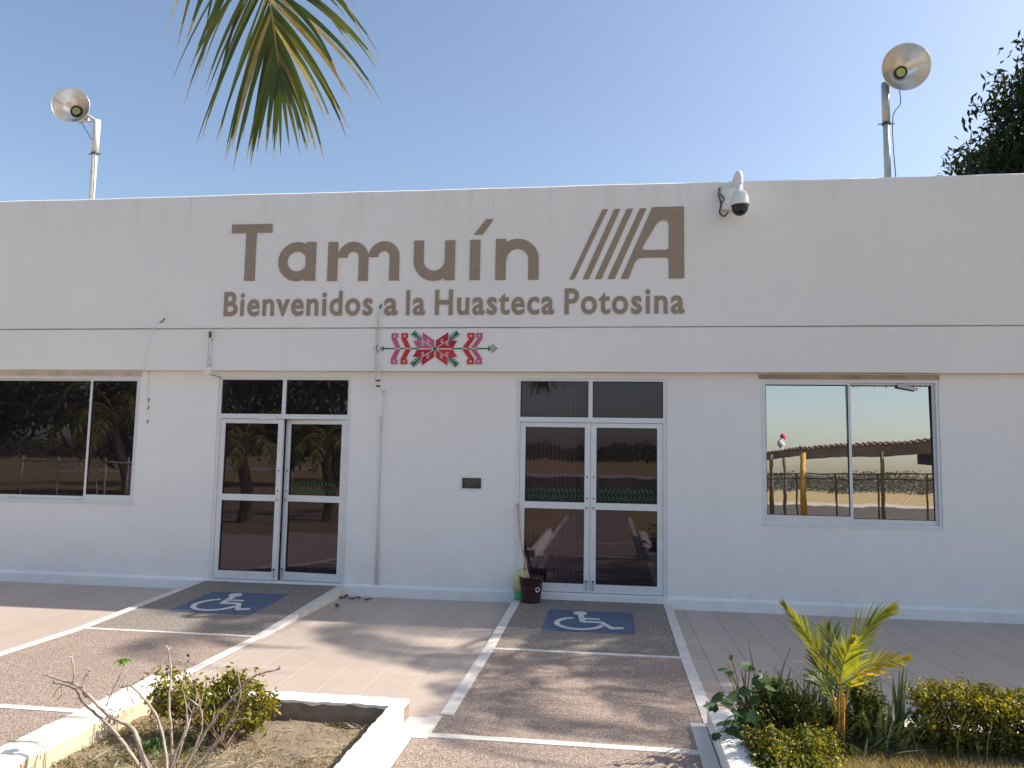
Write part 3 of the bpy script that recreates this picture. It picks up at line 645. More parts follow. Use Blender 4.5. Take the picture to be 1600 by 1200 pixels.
# the mirror panes lean back a touch, as the reflected horizon shows
for ch in [c for c in wr.children if c.name.startswith('pane')]:
    for v in ch.data.vertices: v.co.y += (v.co.z - 1.0) * 0.0165 * 1.0
b = MB(); P0 = Vector((3.33, 0.028, 2.60)); P1 = Vector((3.53, 0.028, 2.575))
b.wallpoly([(3.30, 2.605), (3.305, 2.645), (3.52, 2.60), (3.515, 2.565)], 0.040, 0.012); b.build('paper_strip', M_STEEL, wr)
b = MB()
for i in range(26):
    x = random.uniform(2.80, 3.66); w = random.uniform(0.004, 0.03); h = random.uniform(0.003, 0.02)
    b.wallpoly([(x, 2.63), (x + w, 2.63), (x + w * 0.6, 2.63 - h), (x + w * 0.3, 2.63 - h * 1.3)], 0.064, 0.004)
b.build('peeling_film', simple('peeled_film_edge', (0.75, 0.75, 0.72), 0.5, 0.1), wr)

def leaf_garland(x0, x1, zc, y, par, xform=None):
    b = MB(); x = x0; k = 0
    while x < x1:
        for s in (-1, 1):
            L = random.uniform(0.085, 0.11); a = math.radians(60) * s; d = 1 if (x - x0) < (x1 - x0) * 0.5 else -1
            ex, ez = x + d * L * math.cos(a), zc + L * math.sin(a); nx_, nz_ = -math.sin(a) * 0.013, math.cos(a) * 0.013
            mx_, mz_ = x + d * L * 0.5 * math.cos(a), zc + L * 0.5 * math.sin(a)
            P = [(x, zc), (mx_ + nx_ * d, mz_ + nz_), (ex, ez), (mx_ - nx_ * d, mz_ - nz_)]
            pts = [(p[0], y + 0.0003 * (k % 5), p[1]) for p in P]
            if xform: pts = [xform(*q) for q in pts]
            b.add(pts, [(0, 1, 2, 3)])
            k += 1
        x += 0.050
    o = b.build('leaf_decal', M_DECAL, par); o['label'] = 'strip of green leaf shapes stuck across the glass'; return o

def door(x0, x1, z0, z1, xm, openang, label, garlands, blinds):
    b = MB(); frame_rect(b, x0, x1, z0, z1, 0.045, 0.012, 0.10, 0.012, 0.035)
    b.box(x0 + 0.045, x1 - 0.045, 0.010, 0.10, 2.155, 2.215)                      # transom bar
    b.box(xm - 0.025, xm + 0.025, 0.014, 0.09, 2.215, z1 - 0.035)                 # mullion above it
    dr = b.build('door', M_ALU, B); dr['label'] = label
    gk = MB()
    for u0, u1 in ((x0 + 0.045, xm - 0.025), (xm + 0.025, x1 - 0.045)):
        frame_rect(gk, u0, u1, 2.215, z1 - 0.035, 0.008, 0.026, 0.045)
        pane(u0 + 0.001, u1 - 0.001, 2.216, z1 - 0.036, 0.040, M_GLASS, dr, 0.0)
    gk.build('gasket', M_GASKET, dr)
    zt, zb = 2.150, z0 + 0.018
    for side in (0, 1):
        u0, u1 = (x0 + 0.047, xm + 0.003) if side == 0 else (xm + 0.007, x1 - 0.047)
        ang = openang if side == 1 else 0.0; hx = u1
        def xf(x, y, z): 
            dx, dy = x - hx, y - 0.03; return (hx + dx * math.cos(ang) + dy * math.sin(ang), 0.03 - dx * math.sin(ang) + dy * math.cos(ang), z)
        def bx(mb, *a): 
            k = len(mb.v); mb.box(*a); mb.v[k:] = [xf(*q) for q in mb.v[k:]]
        L = MB(); sw = 0.068; y_0, y_1 = 0.022, 0.066
        bx(L, u0, u0 + sw, y_0, y_1, zb, zt); bx(L, u1 - sw, u1, y_0, y_1, zb, zt)
        for (a, c) in ((zb, zb + 0.10), (1.115, 1.195), (zt - 0.055, zt)): bx(L, u0 + sw, u1 - sw, y_0 + 0.001, y_1 - 0.001, a, c)
        lf = L.build('door_leaf', M_ALU, dr)
        G = MB()
        for (a, c) in ((zb + 0.10, 1.115), (1.195, zt - 0.055)):
            for q in ((u0 + sw, u0 + sw + .007, y_0 + .004, y_0 + .03, a, c), (u1 - sw - .007, u1 - sw, y_0 + .004, y_0 + .03, a, c), (u0 + sw + .007, u1 - sw - .007, y_0 + .004, y_0 + .03, a, a + .007), (u0 + sw + .007, u1 - sw - .007, y_0 + .004, y_0 + .03, c - .007, c)): bx(G, *q)
            p = MB(); p.add([xf(u0 + sw, 0.043, a), xf(u1 - sw, 0.043, a), xf(u1 - sw, 0.043, c), xf(u0 + sw, 0.043, c)], [(0, 1, 2, 3)]); p.build('pane', M_GLASS, dr)
        inner = u1 - sw * 0.55 if side == 0 else u0 + sw * 0.55
        for zz in (1.50, 1.245):
            k = len(G.v); G.lathe((inner, y_0 + 0.001, zz), (0, -1, 0), [(0, 0.010), (0.004, 0.009), (0.005, 0.0)], 12); G.v[k:] = [xf(*q) for q in G.v[k:]]
        G.build('gasket', M_GASKET, dr)
        H = MB(); bx(H, inner - 0.012, inner + 0.012, y_0 - 0.012, y_0, z0 + 0.05, z0 + 0.15)
        k = len(H.v); H.lathe((inner, y_0, 1.135), (0, -1, 0), [(0, 0.016), (0.012, 0.015), (0.013, 0.0)], 14); H.v[k:] = [xf(*q) for q in H.v[k:]]
        k = len(H.v); H.lathe((inner, y_0 - .012, z0 + 0.15), (0, -1, 0), [(0, 0.012), (0.014, 0.011), (0.015, 0.0)], 12, 1); H.v[k:] = [xf(*q) for q in H.v[k:]]
        H.build('bolt', [M_STEEL, M_DARK], dr)
        hx0 = u1 - sw - 0.035 if side == 0 else u0 + sw + 0.002
        if side == 1 or blinds:
            H = MB(); bx(H, hx0, hx0 + 0.038, 0.065, 0.075, 1.235, 1.50); H.build('push_plate', M_SLAT, dr)
        if (side == 0 and garlands[0]) or (side == 1 and garlands[1]):
            leaf_garland(u0 + sw + 0.03, u1 - sw - 0.03, 1.295, 0.0395, dr, xf)
    if openang: 
        H = MB(); H.box(-4.45, -4.22, -0.005, 0.02, 2.150, 2.185); H.build('door_closer', M_ALU, dr)
    return dr
door(-5.02, -3.24, 0.12, 2.69, -4.13, math.radians(5.5), 'aluminium double glass door with its right leaf slightly ajar', (0, 1), False)
door(-1.14, 0.67, 0.12, 2.69, -0.24, 0.0, 'closed aluminium double glass door with vertical blinds behind it', (1, 1), True)
b = MB()
for i in range(13):
    x = -1.06 + i * 0.052; a = 0.016
    b.add([(x - a, 0.15 - 0.01, 0.16), (x + a, 0.15 + 0.01, 0.16), (x + a, 0.15 + 0.01, 2.6), (x - a, 0.15 - 0.01, 2.6)], [(0, 1, 2, 3)])
b.build('vertical_blind', M_SLAT, B)
# things just inside
dk = thing('reception_desk', 'dark reception desk standing inside behind the middle door', 'desk', (-0.1, 2.6, 0.12))
b = MB(); b.box(-0.9, 1.0, 2.3, 2.34, 0.12, 1.1); b.box(-0.9, -0.86, 2.34, 2.9, 0.12, 1.1); b.box(0.96, 1.0, 2.34, 2.9, 0.12, 1.1); b.build('front_panel', simple('dark_laminate', (0.09, 0.05, 0.04), 0.4), dk)
b = MB(); b.box(-0.95, 1.05, 2.22, 2.95, 1.1, 1.14); b.build('desk_top', simple('desk_top_laminate', (0.25, 0.2, 0.17), 0.4), dk)
b = MB(); b.box(-0.05, 0.35, 2.4, 2.43, 1.2, 1.46); b.box(0.13, 0.17, 2.43, 2.46, 1.14, 1.3); b.box(0.05, 0.25, 2.38, 2.52, 1.14, 1.155)
tag(b.build('computer_monitor', M_STEEL, None, (0.15, 2.45, 1.14)), 'grey monitor on the desk seen dimly through the middle door', 'monitor')

# --- plaque
b = MB(); P = thing('wall_plaque', 'small dark metal plaque on the white wall left of the middle door', 'plaque', (-1.675, 0, 1.33))
b.box(-1.79, -1.56, -0.016, -0.001, 1.335, 1.46); b.build('plate', M_BRONZE, P)
b = MB()
for i, (a, c) in enumerate(((-1.75, -1.60), (-1.76, -1.59), (-1.72, -1.63), (-1.75, -1.66))):
    z = 1.435 - i * 0.024; x = a
    while x < c: w = random.uniform(0.006, 0.02); b.box(x, x + w, -0.018, -0.0155, z - 0.004, z + 0.004); x += w + 0.006
b.build('relief', M_BRONZE2, P)

# --- conduits and cables on the front
t = thing('electrical_conduit', 'short white conduit with two open boxes beside the left door top', 'conduit', (-5.09, -0.1, 2.72))
b = MB(); b.tube([(-5.095, -0.125, 2.78), (-5.095, -0.125, 3.18)], 0.013, 8); b.tube([(-5.125, -0.115, 2.80), (-5.118, -0.115, 3.12)], 0.004, 5); b.build('pipe', M_WIRE, t)
b = MB(); frame_rect(b, -5.13, -5.06, 3.165, 3.265, 0.012, -0.145, -0.101); b.box(-5.118, -5.072, -0.106, -0.1005, 3.17, 3.26, 1); b.build('open_box', [M_WIRE, M_DARK], t)
b = MB(); b.box(-5.14, -5.065, -0.155, -0.101, 2.705, 2.80); b.build('junction_box', M_WHITE, t)
b = MB(); b.tube(smooth([(-5.10, -0.12, 2.71), (-5.03, -0.08, 2.695), (-4.98, -0.02, 2.675)]), 0.005, 5); b.build('loose_wire', M_GASKET, t)
t = thing('wall_cable', 'thin painted cable curving down beside the left window', 'cable', (-5.9, -0.11, 2.0))
b = MB(); b.tube(smooth([(-5.77, -0.115, 3.41), (-5.86, -0.118, 3.37), (-5.93, -0.112, 3.2), (-5.98, -0.108, 2.95), (-6.0, -0.106, 2.765), (-5.99, -0.012, 2.73), (-5.985, -0.01, 2.45), (-5.96, -0.012, 2.2)]), 0.006, 6)
b.build('cable_run', M_WALL, t)
b = MB(); 
for (x, z) in ((-5.77, 3.415), (-5.80, 3.385)): b.tube([(x, -0.105, z), (x + 0.03, -0.135, z + 0.012)], 0.008, 6)
for (x, z) in ((-5.965, 2.40), (-5.962, 2.30), (-5.96, 2.12)): b.tube([(x, -0.002, z), (x - 0.005, -0.02, z - 0.04)], 0.006, 6)
b.build('wire_end', M_DARK, t)
t = thing('wall_conduit', 'pair of painted conduits running down the wall between the two doors', 'conduit', (-2.85, -0.11, 1.8))
b = MB(); b.tube(smooth([(-2.855, -0.12, 3.56), (-2.862, -0.12, 3.2), (-2.858, -0.12, 2.78), (-2.862, -0.12, 2.60)]), 0.010, 8)
b.tube(smooth([(-2.90, -0.113, 3.50), (-2.91, -0.113, 3.1), (-2.905, -0.113, 2.62)]), 0.007, 6); b.tube(smooth([(-2.862, -0.12, 2.60), (-2.85, -0.08, 2.55), (-2.82, -0.015, 2.50)]), 0.008, 6)
b.build('upper_pipe', M_WIRE, t)
b = MB(); b.tube([(-2.80, -0.012, 2.54), (-2.805, -0.012, 0.14)], 0.013, 8); b.tube([(-2.845, -0.008, 2.2), (-2.845, -0.008, 0.14)], 0.008, 6); b.build('lower_pipe', M_WALL, t)
b = MB(); b.tube([(-2.86, -0.125, 3.555), (-2.845, -0.14, 3.60)], 0.009, 6); b.tube([(-2.86, -0.13, 3.54), (-2.875, -0.15, 3.575)], 0.006, 6)
for z in (2.63, 2.56): b.box(-2.885, -2.835, -0.135, -0.102, z, z + 0.018)
b.build('wire_end', M_DARK, t)

# --- security camera
cx0, yc = atY(1156, 325, -0.36).x, -0.36
zc = atY(1156, 322, yc).z
sc_ = thing('security_camera', 'white dome security camera on a bracket at the top of the wall', 'camera', (cx0, -0.11, zc))
s = 0.84
b = MB(); b.lathe((cx0, yc, zc), (0, 0, 1), [(0.01, 0.105 * s), (0.0, 0.128 * s), (0.015, 0.128 * s), (0.12 * s, 0.118 * s), (0.19 * s, 0.095 * s), (0.215 * s, 0.06 * s), (0.22 * s, 0.045 * s), (0.36 * s, 0.045 * s), (0.40 * s, 0.0)], 32); b.build('housing', M_WHITE, sc_)
b = MB(); b.tube(smooth([(cx0, yc, zc + 0.25), (cx0, yc, zc + 0.36), (cx0 - 0.005, yc + 0.04, zc + 0.40), (cx0 - 0.02, yc + 0.12, zc + 0.36), (cx0 - 0.03, -0.11, zc + 0.30)]), 0.040, 12)
b.build('gooseneck', M_WHITE, sc_)
b = MB(); b.box(cx0 - 0.17, cx0 - 0.02, -0.16, -0.107, zc + 0.03, zc + 0.30); b.box(cx0 - 0.20, cx0 - 0.17, -0.13, -0.107, zc - 0.02, zc + 0.31)
b.tube([(cx0 - 0.2, -0.14, zc + 0.31), (cx0 + 0.08, -0.14, zc + 0.315)], 0.008, 6); b.build('bracket', M_WHITE, sc_)
b = MB(); b.tube(smooth([(cx0 - 0.20, -0.14, zc + 0.30), (cx0 - 0.21, -0.16, zc + 0.2), (cx0 - 0.18, -0.15, zc + 0.1), (cx0 - 0.2, -0.15, zc), (cx0 - 0.15, -0.15, zc - 0.05), (cx0 - 0.1, -0.15, zc + 0.0)]), 0.010, 6)
b.tube(smooth([(cx0 - 0.19, -0.15, zc + 0.22), (cx0 - 0.15, -0.17, zc + 0.16), (cx0 - 0.19, -0.15, zc + 0.08)]), 0.008, 6); b.build('cable_coil', M_DARK, sc_)
b = MB(); R = 0.108 * s; b.lathe((cx0, yc, zc + 0.005), (0, 0, -1), [(0, 0.112 * s), (0.02, 0.112 * s), (0.022, R)] + [(0.03 + R * 1.0 * math.sin(a), R * math.cos(a)) for a in np.linspace(0.05, PI / 2, 12)], 32); dm = b.build('dome', M_BLACK, sc_)
b = MB(); lx = Vector((cx0 + 0.045, yc - R * 0.80, zc - 0.05)); b.lathe(lx, (0.35, -1, -0.2), [(-0.02, 0.034), (0.012, 0.034), (0.012, 0.022), (0.004, 0.018), (0.004, 0.0)], 20); b.build('lens', M_DARK, sc_)

# --- floodlights on poles on the roof
def floodlight(base_px, top_px, dish_px, Yp, axis, label, lean_cable, R=0.27, mpole=M_POLEW):
    dv = (atY(*dish_px, Yp) - CAM).normalized(); rv = dv.cross(Vector((0, 0, 1))).normalized(); uv = rv.cross(dv)
    axis = -(dv * math.sqrt(1 - axis[0] ** 2 - axis[1] ** 2) + rv * axis[0] + uv * axis[1])
    top = atY(*top_px, Yp); base = atY(*base_px, Yp); d = base - top; k = (4.6 - base.z) / (d.z) if abs(d.z) > 0 else 0
    bz = base + d * k
    t = thing('floodlight', label, 'floodlight', bz, 'floodlights on the roof')
    b = MB(); b.tube([bz, top], 0.040, 14); b.tube([top + (base - top) * -0.02, top + (base - top) * 0.42], 0.047, 14); b.build('pole', mpole, t)
    q = top + (base - top) * 0.43
    b = MB(); b.lathe(q, (0, 0, 1), [(-0.012, 0.0), (-0.012, 0.052), (0.012, 0.052), (0.012, 0.0)], 16); b.tube([q + Vector((-0.10, 0, 0.0)), q + Vector((0.10, 0, 0.0))], 0.007, 6); b.build('clamp', M_DARK, t)
    c = atY(*dish_px, Yp - 0.25); ax = Vector(axis).normalized()     # c: centre of the rim
    dep = 0.235
    b = MB(); b.lathe(c, -ax, [(0, R), (-0.006, R + 0.006), (0.0, R + 0.009), (0.05, R * 0.93), (dep * 0.5, R * 0.68), (dep, R * 0.36), (dep, 0.07)], 48)
    b.lathe(c, -ax, [(0.0, R), (0.045, R * 0.915), (dep * 0.5, R * 0.665), (dep - 0.008, R * 0.345), (dep - 0.008, 0.075)], 48); b.build('reflector', M_REFL, t)
    b = MB(); b.lathe(c, -ax, [(dep - 0.02, 0.078), (dep - 0.03, 0.07), (dep - 0.025, 0.058), (dep - 0.012, 0.055)], 28, 0); b.lathe(c, -ax, [(dep - 0.014, 0.055), (dep - 0.016, 0.0)], 28, 1); b.build('lamp_ring', [M_DARK, M_LED], t)
    b = MB()
    b.lathe(c, -ax, [(dep + 0.001, 0.09), (dep + 0.22, 0.085), (dep + 0.22, 0.0)], 24)
    a1 = ax.cross(Vector((0, 0, 1))).normalized(); a2 = ax.cross(a1)
    for i in range(28):
        th = 2 * PI * i / 28; r = a1 * math.cos(th) + a2 * math.sin(th); tg = ax.cross(r) * 0.003; p0 = c - ax * (dep + 0.004); p1 = c - ax * (dep + 0.20)
        vs = [p0 + r * 0.088 - tg, p0 + r * 0.088 + tg, p0 + r * 0.118 + tg, p0 + r * 0.118 - tg, p1 + r * 0.086 - tg, p1 + r * 0.086 + tg, p1 + r * 0.108 + tg, p1 + r * 0.108 - tg]
        b.add(vs, [(0, 1, 2, 3), (7, 6, 5, 4), (0, 4, 5, 1), (1, 5, 6, 2), (2, 6, 7, 3), (3, 7, 4, 0)])
    b.build('heat_sink', M_STEEL, t)
    hub = c - ax * (dep + 0.12)
    b = MB(); b.tube([top + Vector((0, 0, 0.0)), top + (hub - top) * 0.5 + Vector((0.0, 0, 0.03)), hub], 0.020, 10)
    for sg in (-1, 1): b.tube([hub + a1 * 0.125 * sg, hub + a1 * 0.125 * sg - Vector((0, 0, 0.10)), top + Vector((0, 0, -0.01))], 0.010, 8)
    b.build('bracket', M_POLEW, t)
    b = MB(); b.tube(smooth([hub + Vector((0, 0, -0.08)), hub.lerp(q, 0.5) + Vector((lean_cable, 0, -0.05)), q + Vector((lean_cable * 0.6, -0.04, 0)), bz.lerp(q, 0.3) + Vector((lean_cable, -0.03, 0)), bz + Vector((lean_cable * 1.3, -0.02, 0))]), 0.006, 5); b.build('power_cable', M_DARK, t)
floodlight((143, 308), (152, 190), (110, 164), 0.6, (0.36, -0.30), 'round silver floodlight on a bent pole at the left end of the roof', 0.05, 0.25)
floodlight((1387, 275), (1383, 133), (1416, 104), 0.6, (-0.28, -0.25), 'round silver floodlight on a straight pole at the right end of the roof', 0.10, 0.28, M_STEEL)

# --- bucket, broom handle and jug by the middle door
Zr = 0.055
def zr(y): return 0.001 + 0.054 * (y + 2.24) / 2.24
bx_, by_ = -0.905, -0.22
bk = thing('bucket', 'brown plastic bucket on the ramp in front of the middle door', 'bucket', (bx_, by_, zr(by_)))
z0 = zr(by_) + 0.002
b = MB(); b.lathe((bx_, by_, z0), (0, 0, 1), [(0, 0.0), (0, 0.105), (0.012, 0.109), (0.275, 0.138), (0.278, 0.147), (0.292, 0.147), (0.292, 0.139), (0.02, 0.104), (0.02, 0.0)], 36); b.build('pail', M_BUCKET, bk)
b = MB(); b.tube([(bx_ + 0.147 * math.cos(a), by_ + 0.147 * math.sin(a) - 0.01 * math.sin(a), z0 + 0.27 - 0.10 * abs(math.sin(a))) for a in np.linspace(-PI * 0.95, -0.05 * PI, 14)], 0.0035, 5); b.build('handle', M_DARK, bk)
b = MB(); b.lathe((bx_ + 0.083, by_ - 0.098, z0 + 0.155), (0.6, -0.8, 0), [(0.0, 0.030), (0.003, 0.028), (0.003, 0.020), (0.001, 0.018)], 16); b.build('round_sticker', M_PALE, bk)
b = MB(); top = atY(805, 790, 0.003) ; b.tube(smooth([(bx_ + 0.03, by_ - 0.03, z0 + 0.022), (top.x * 0.6 + (bx_) * 0.4, by_ * 0.45, z0 + 0.66), (-1.105, -0.016, 1.165)]), 0.0125, 10)
tag(b.build('broom_handle', M_STICK, None, (bx_ + 0.03, by_ - 0.03, z0 + 0.022)), 'bare wooden stick standing in the brown bucket and leaning on the door frame', 'broom handle')
jg = thing('jug', 'plastic jug of pale yellow over green behind the brown bucket', 'jug', (-1.03, -0.105, zr(-0.1)))
z0 = zr(-0.1) + 0.002
b = MB(); b.lathe((-1.03, -0.105, z0 + 0.10), (0, 0, 1), [(0, 0.0), (0, 0.083), (0.15, 0.083), (0.20, 0.070), (0.235, 0.035), (0.25, 0.024), (0.275, 0.024), (0.275, 0.0)], 28); b.build('jug_body', M_JUG, jg)
b = MB(); b.lathe((-1.03, -0.105, z0), (0, 0, 1), [(0, 0.0), (0.0, 0.078), (0.01, 0.0835), (0.1, 0.0835), (0.1, 0.0)], 28); b.build('green_base', M_JUGG, jg)
b = MB(); b.lathe((-1.03, -0.105, z0 + 0.372), (0, 0, 1), [(0, 0.028), (0.022, 0.027), (0.023, 0.0)], 20); b.build('cap', M_WHITE, jg)

# --- manhole cover, fallen leaves
for i, (px, py) in enumerate([(541, 933), (550, 937), (560, 935), (575, 938), (527, 948), (534, 935)]):
    P = atZ(px, py, 0.0); b = MB(); a = random.uniform(0, PI); L = random.uniform(0.04, 0.065); N = 7
    V = []
    for j in range(N):
        u = j / (N - 1) - 0.5; w = 0.026 * (1 - (2 * u) ** 2) + 0.001
        for sg in (-1, 0, 1):
            x, y = u * L * 2, sg * w; V.append((P.x + x * math.cos(a) - y * math.sin(a), P.y + x * math.sin(a) + y * math.cos(a), 0.004 + 0.02 * abs(u) + 0.012 * (sg != 0)))
    b.add(V, [(j * 3 + k, j * 3 + k + 1, j * 3 + k + 4, j * 3 + k + 3) for j in range(N - 1) for k in range(2)], 0, True)
    tag(b.build('dry_leaf', M_DRYLEAF, None, (P.x, P.y, 0)), 'curled brown dead leaf on the patio beside the left ramp', 'dead leaf', 'dead leaves beside the left ramp')

# ------------------------------------------------------------------ palms
def frond_mesh(path, Lmax, nleaf, width, prof, spread=0.95, droop=0.5, mats_w=(0.7, 0.3), rng=None, side_ref=None, start=0.12, fold=0.0, rach=0.018, tipdry=0.5, mi_r=2, narrow=0.45):
    rng = rng or random; mb = MB(); n = len(path)
    mb.tube(path, [rach * (1 - 0.85 * i / (n - 1)) for i in range(n)], 6, mi_r)
    for i in range(nleaf):
        t = start + (1 - start) * i / (nleaf - 1); f = t * (n - 1); k = min(int(f), n - 2); P = path[k].lerp(path[k + 1], f - k); T = (path[k + 1] - path[k]).normalized()
        S = (side_ref or T.cross(Vector((0, 0, 1)))).copy(); S = (S - T * S.dot(T)).normalized(); N = S.cross(T)
        if N.z < 0 and side_ref is None: N = -N
        for sg in (-1, 1):
            L = Lmax * prof(t) * rng.uniform(0.78, 1.08); a = spread * (1 - narrow * t ** 1.5) * rng.uniform(0.85, 1.15)
            d = (S * sg * math.sin(a) + T * math.cos(a) + N * (fold + rng.uniform(-0.12, 0.12))).normalized()
            W = (T - d * T.dot(d)); W = (W.normalized() + N * rng.uniform(-0.5, 0.5) * 1.0).normalized(); q = P.copy(); pts = []; seg = 7
            dr = droop * rng.uniform(0.6, 1.4)
            for j in range(seg + 1):
                u = j / seg; w = width * (0.45 + 0.55 * min(1, u * 4)) * (1 - u ** 2.2) + 0.0008
                pts += [q - W * w / 2, q + W * w / 2]
                d = (d + Vector((0, 0, -1)) * dr * (0.1 + u) * 0.45).normalized(); q = q + d * L / seg
            mi = 0 if rng.random() < mats_w[0] else 1; dry = rng.random() < tipdry
            k0 = len(mb.v); mb.add(pts, [(2 * j, 2 * j + 1, 2 * j + 3, 2 * j + 2) for j in range(seg)], mi)
            if dry: mb.m[-1] = 1
    # leaflets that close the tip
    for i in range(5):
        P = path[-1]; T = (path[-1] - path[-2]).normalized(); S = (side_ref or T.cross(Vector((0, 0, 1)))).copy(); d = (T + S * (i - 2) * 0.13).normalized(); L = Lmax * prof(1.0) * rng.uniform(0.8, 1.0); W = d.cross(S.cross(T)).normalized(); q = P.copy(); pts = []
        for j in range(6):
            u = j / 5; w = width * 0.9 * (1 - u ** 2.2) + 0.0008; pts += [q - W * w / 2, q + W * w / 2]; d = (d + Vector((0, 0, -1)) * droop * 0.1).normalized(); q = q + d * L / 5
        mb.add(pts, [(2 * j, 2 * j + 1, 2 * j + 3, 2 * j + 2) for j in range(5)], 0)
    return mb
def bell(t): return max(0.18, math.sin(PI * min(1, 0.16 + t * 0.86)) ** 0.6)
PM = [M_PALM, M_PALMDRY, simple('palm_rachis', (0.30, 0.27, 0.10), 0.6, 0.2)]
def coconut_palm(base, crown, nf, R, L, name, label, special=None, seed=1, leafs=44, group='palm trees behind the camera', avoid=None):
    rng = random.Random(seed); base = Vector(base); crown = Vector(crown)
    t = thing(name, label, 'palm tree', base, group)
    pts = smooth([base, base.lerp(crown, 0.35) + Vector((0.12, 0.05, 0)), base.lerp(crown, 0.75) + Vector((-0.06, 0, 0)), crown], 10)
    b = MB(); b.tube(pts, [0.17 * (1 - 0.45 * i / (len(pts) - 1)) + 0.012 * (i % 2) for i in range(len(pts))], 12); b.build('trunk', M_TRUNK, t)
    for i in range(nf):
        az = 2 * PI * i * 0.382 + 0.3; el = rng.uniform(0.1, 1.2) if i > nf * 0.3 else rng.uniform(-0.3, 0.3)
        h = Vector((math.cos(az), math.sin(az), 0))
        if avoid and avoid(h): continue
        p1 = crown + h * R * 0.35 + Vector((0, 0, R * 0.35 * math.tan(min(el, 1.1)))); p3 = crown + h * R * rng.uniform(0.8, 1.0) + Vector((0, 0, R * (0.35 * el - 0.62)))
        p2 = (p1 + p3) / 2 + Vector((0, 0, R * 0.28)) + h * R * 0.12
        frond_mesh(bez(crown, p1, p2, p3, 20), L, leafs, 0.045, bell, 1.0, 0.75, (0.8, 0.2), rng, tipdry=0.3).build('frond', PM, t)
    if special:
        for kw in special: kw(t, crown)
    return t
def main_frond(t, crown):
    tip = atD(436, 104, 3.25); up = atD(416, -22, 3.25); up2 = atD(364, -200, 3.3)
    path = smooth([crown, crown + (up2 - crown) * 0.4 + Vector((0, 0, 1.1)), crown + (up2 - crown) * 0.8 + Vector((0, 0, 0.75)), up2, up, tip], 8)
    rng = random.Random(5); S = Vector((1, -0.05, 0.0)).normalized()
    frond_mesh(path, 0.76, 62, 0.023, lambda t: 1.0 if t < 0.80 else 1.0 - (t - 0.80) * 2.4, 1.5, 0.40, (0.86, 0.14), rng, S, start=0.34, rach=0.02, tipdry=0.75, narrow=0.82).build('frond', PM, t)
def door_frond(px):
    def f(t, crown):
        v = atY(px, 640, 9.3 + 0); e = Vector((v.x, -9.4 + random.uniform(-.3, .3), 3.55)) 
        path = bez(crown, crown + Vector((0.9, 0.2, 0.9)), Vector((e.x, e.y, 5.4)), e, 22)
        frond_mesh(path, 0.6, 50, 0.04, bell, 0.9, 0.6, (0.85, 0.15), random.Random(px), Vector((0.9, 0.4, 0)).normalized(), tipdry=0.5).build('frond', PM, t)
    return f
coconut_palm((-3.7, -10.4, -0.05), (-3.1, -9.9, 5.9), 11, 2.6, 0.62, 'coconut_palm', 'tall coconut palm whose drooping frond hangs in front of the sky', [main_frond, door_frond(842), door_frond(925)], 3,
             avoid=lambda h: (h.y > 0.2))
cp = mir(175, 655, 13.0, 0)
coconut_palm((cp.x + 0.7, cp.y, -0.05), (cp.x, cp.y, 3.0), 14, 2.3, 0.6, 'coconut_palm', 'short coconut palm reflected in the dark left window', None, 8, 34)
cp = mir(378, 700, 9.0, 0)
coconut_palm((cp.x + 0.1, cp.y, -0.05), (cp.x, cp.y, 2.1), 12, 1.6, 0.45, 'coconut_palm', 'small coconut palm reflected in the left door', None, 9, 28)

# young yellow palm in the right planter
YP = -4.62
yb = atZ(1312, 1182, 0.02); YP = yb.y
yp = thing('young_palm', 'small yellow green coconut palm in the right planter', 'palm', yb)
b = MB(); b.tube(smooth([yb + Vector((0, 0, -0.03)), yb + Vector((0, 0, 0.05)), yb + Vector((0.004, 0, 0.12))], 5), [0.036 + 0.006 * math.sin(i * 2.3) - 0.0012 * i for i in range(11)], 12)
for i in range(90):
    a = random.uniform(0, 2 * PI); h0 = random.uniform(0.02, 0.15); r0 = 0.036; q = yb + Vector((r0 * math.cos(a), r0 * math.sin(a), h0)); o = random.uniform(0.0, 0.03)
    b.tube([q, q + Vector((o * math.cos(a), o * math.sin(a), random.uniform(-.02, .05))), q + Vector((1.6 * o * math.cos(a + .4), 1.6 * o * math.sin(a + .4), random.uniform(-.06, .06)))], 0.0016, 3)
b.build('trunk', M_BARKD, yp)
def yf(pts, L, nl, wd, spread, droop, S, seed, mw, mats=None, prof=None, start=0.42, fold=0.1, rach=0.008):
    path = smooth(pts, 7)
    frond_mesh(path, L, nl, wd, prof or (lambda t: max(0.3, math.sin(PI * min(1, 0.30 + 0.62 * t)))), spread, droop, mw, random.Random(seed), S, start, fold, rach, 0.0).build('frond', mats or [M_YPALM, M_YPALMD, M_YRACH], yp)
def Q(px, py, dy=0.0): return atY(px, py, YP + dy)
st = yb + Vector((0.004, 0, 0.12)); X1 = Vector((1, 0, 0))
yf([st, Q(1304, 1100), Q(1292, 1050), Q(1266, 1000), Q(1230, 952, -.05)], 0.27, 16, 0.013, 0.42, 0.10, Vector((0.9, 0.2, 0.4)).normalized(), 1, (0.9, 0.1))
yf([st, Q(1314, 1095, .05), Q(1322, 1040, .08), Q(1350, 985, .1), Q(1386, 956, .12)], 0.34, 19, 0.013, 0.42, 0.06, Vector((0.85, 0.2, -0.5)).normalized(), 2, (0.9, 0.1))
yf([st, Q(1320, 1105), Q(1332, 1062, -.05), Q(1362, 1038, -.1), Q(1410, 1030, -.12)], 0.22, 17, 0.013, 0.75, 0.16, Vector((-0.25, 0.35, 0.9)).normalized(), 3, (0.5, 0.5), [M_YGOLD, M_YPALM, M_YRACH])
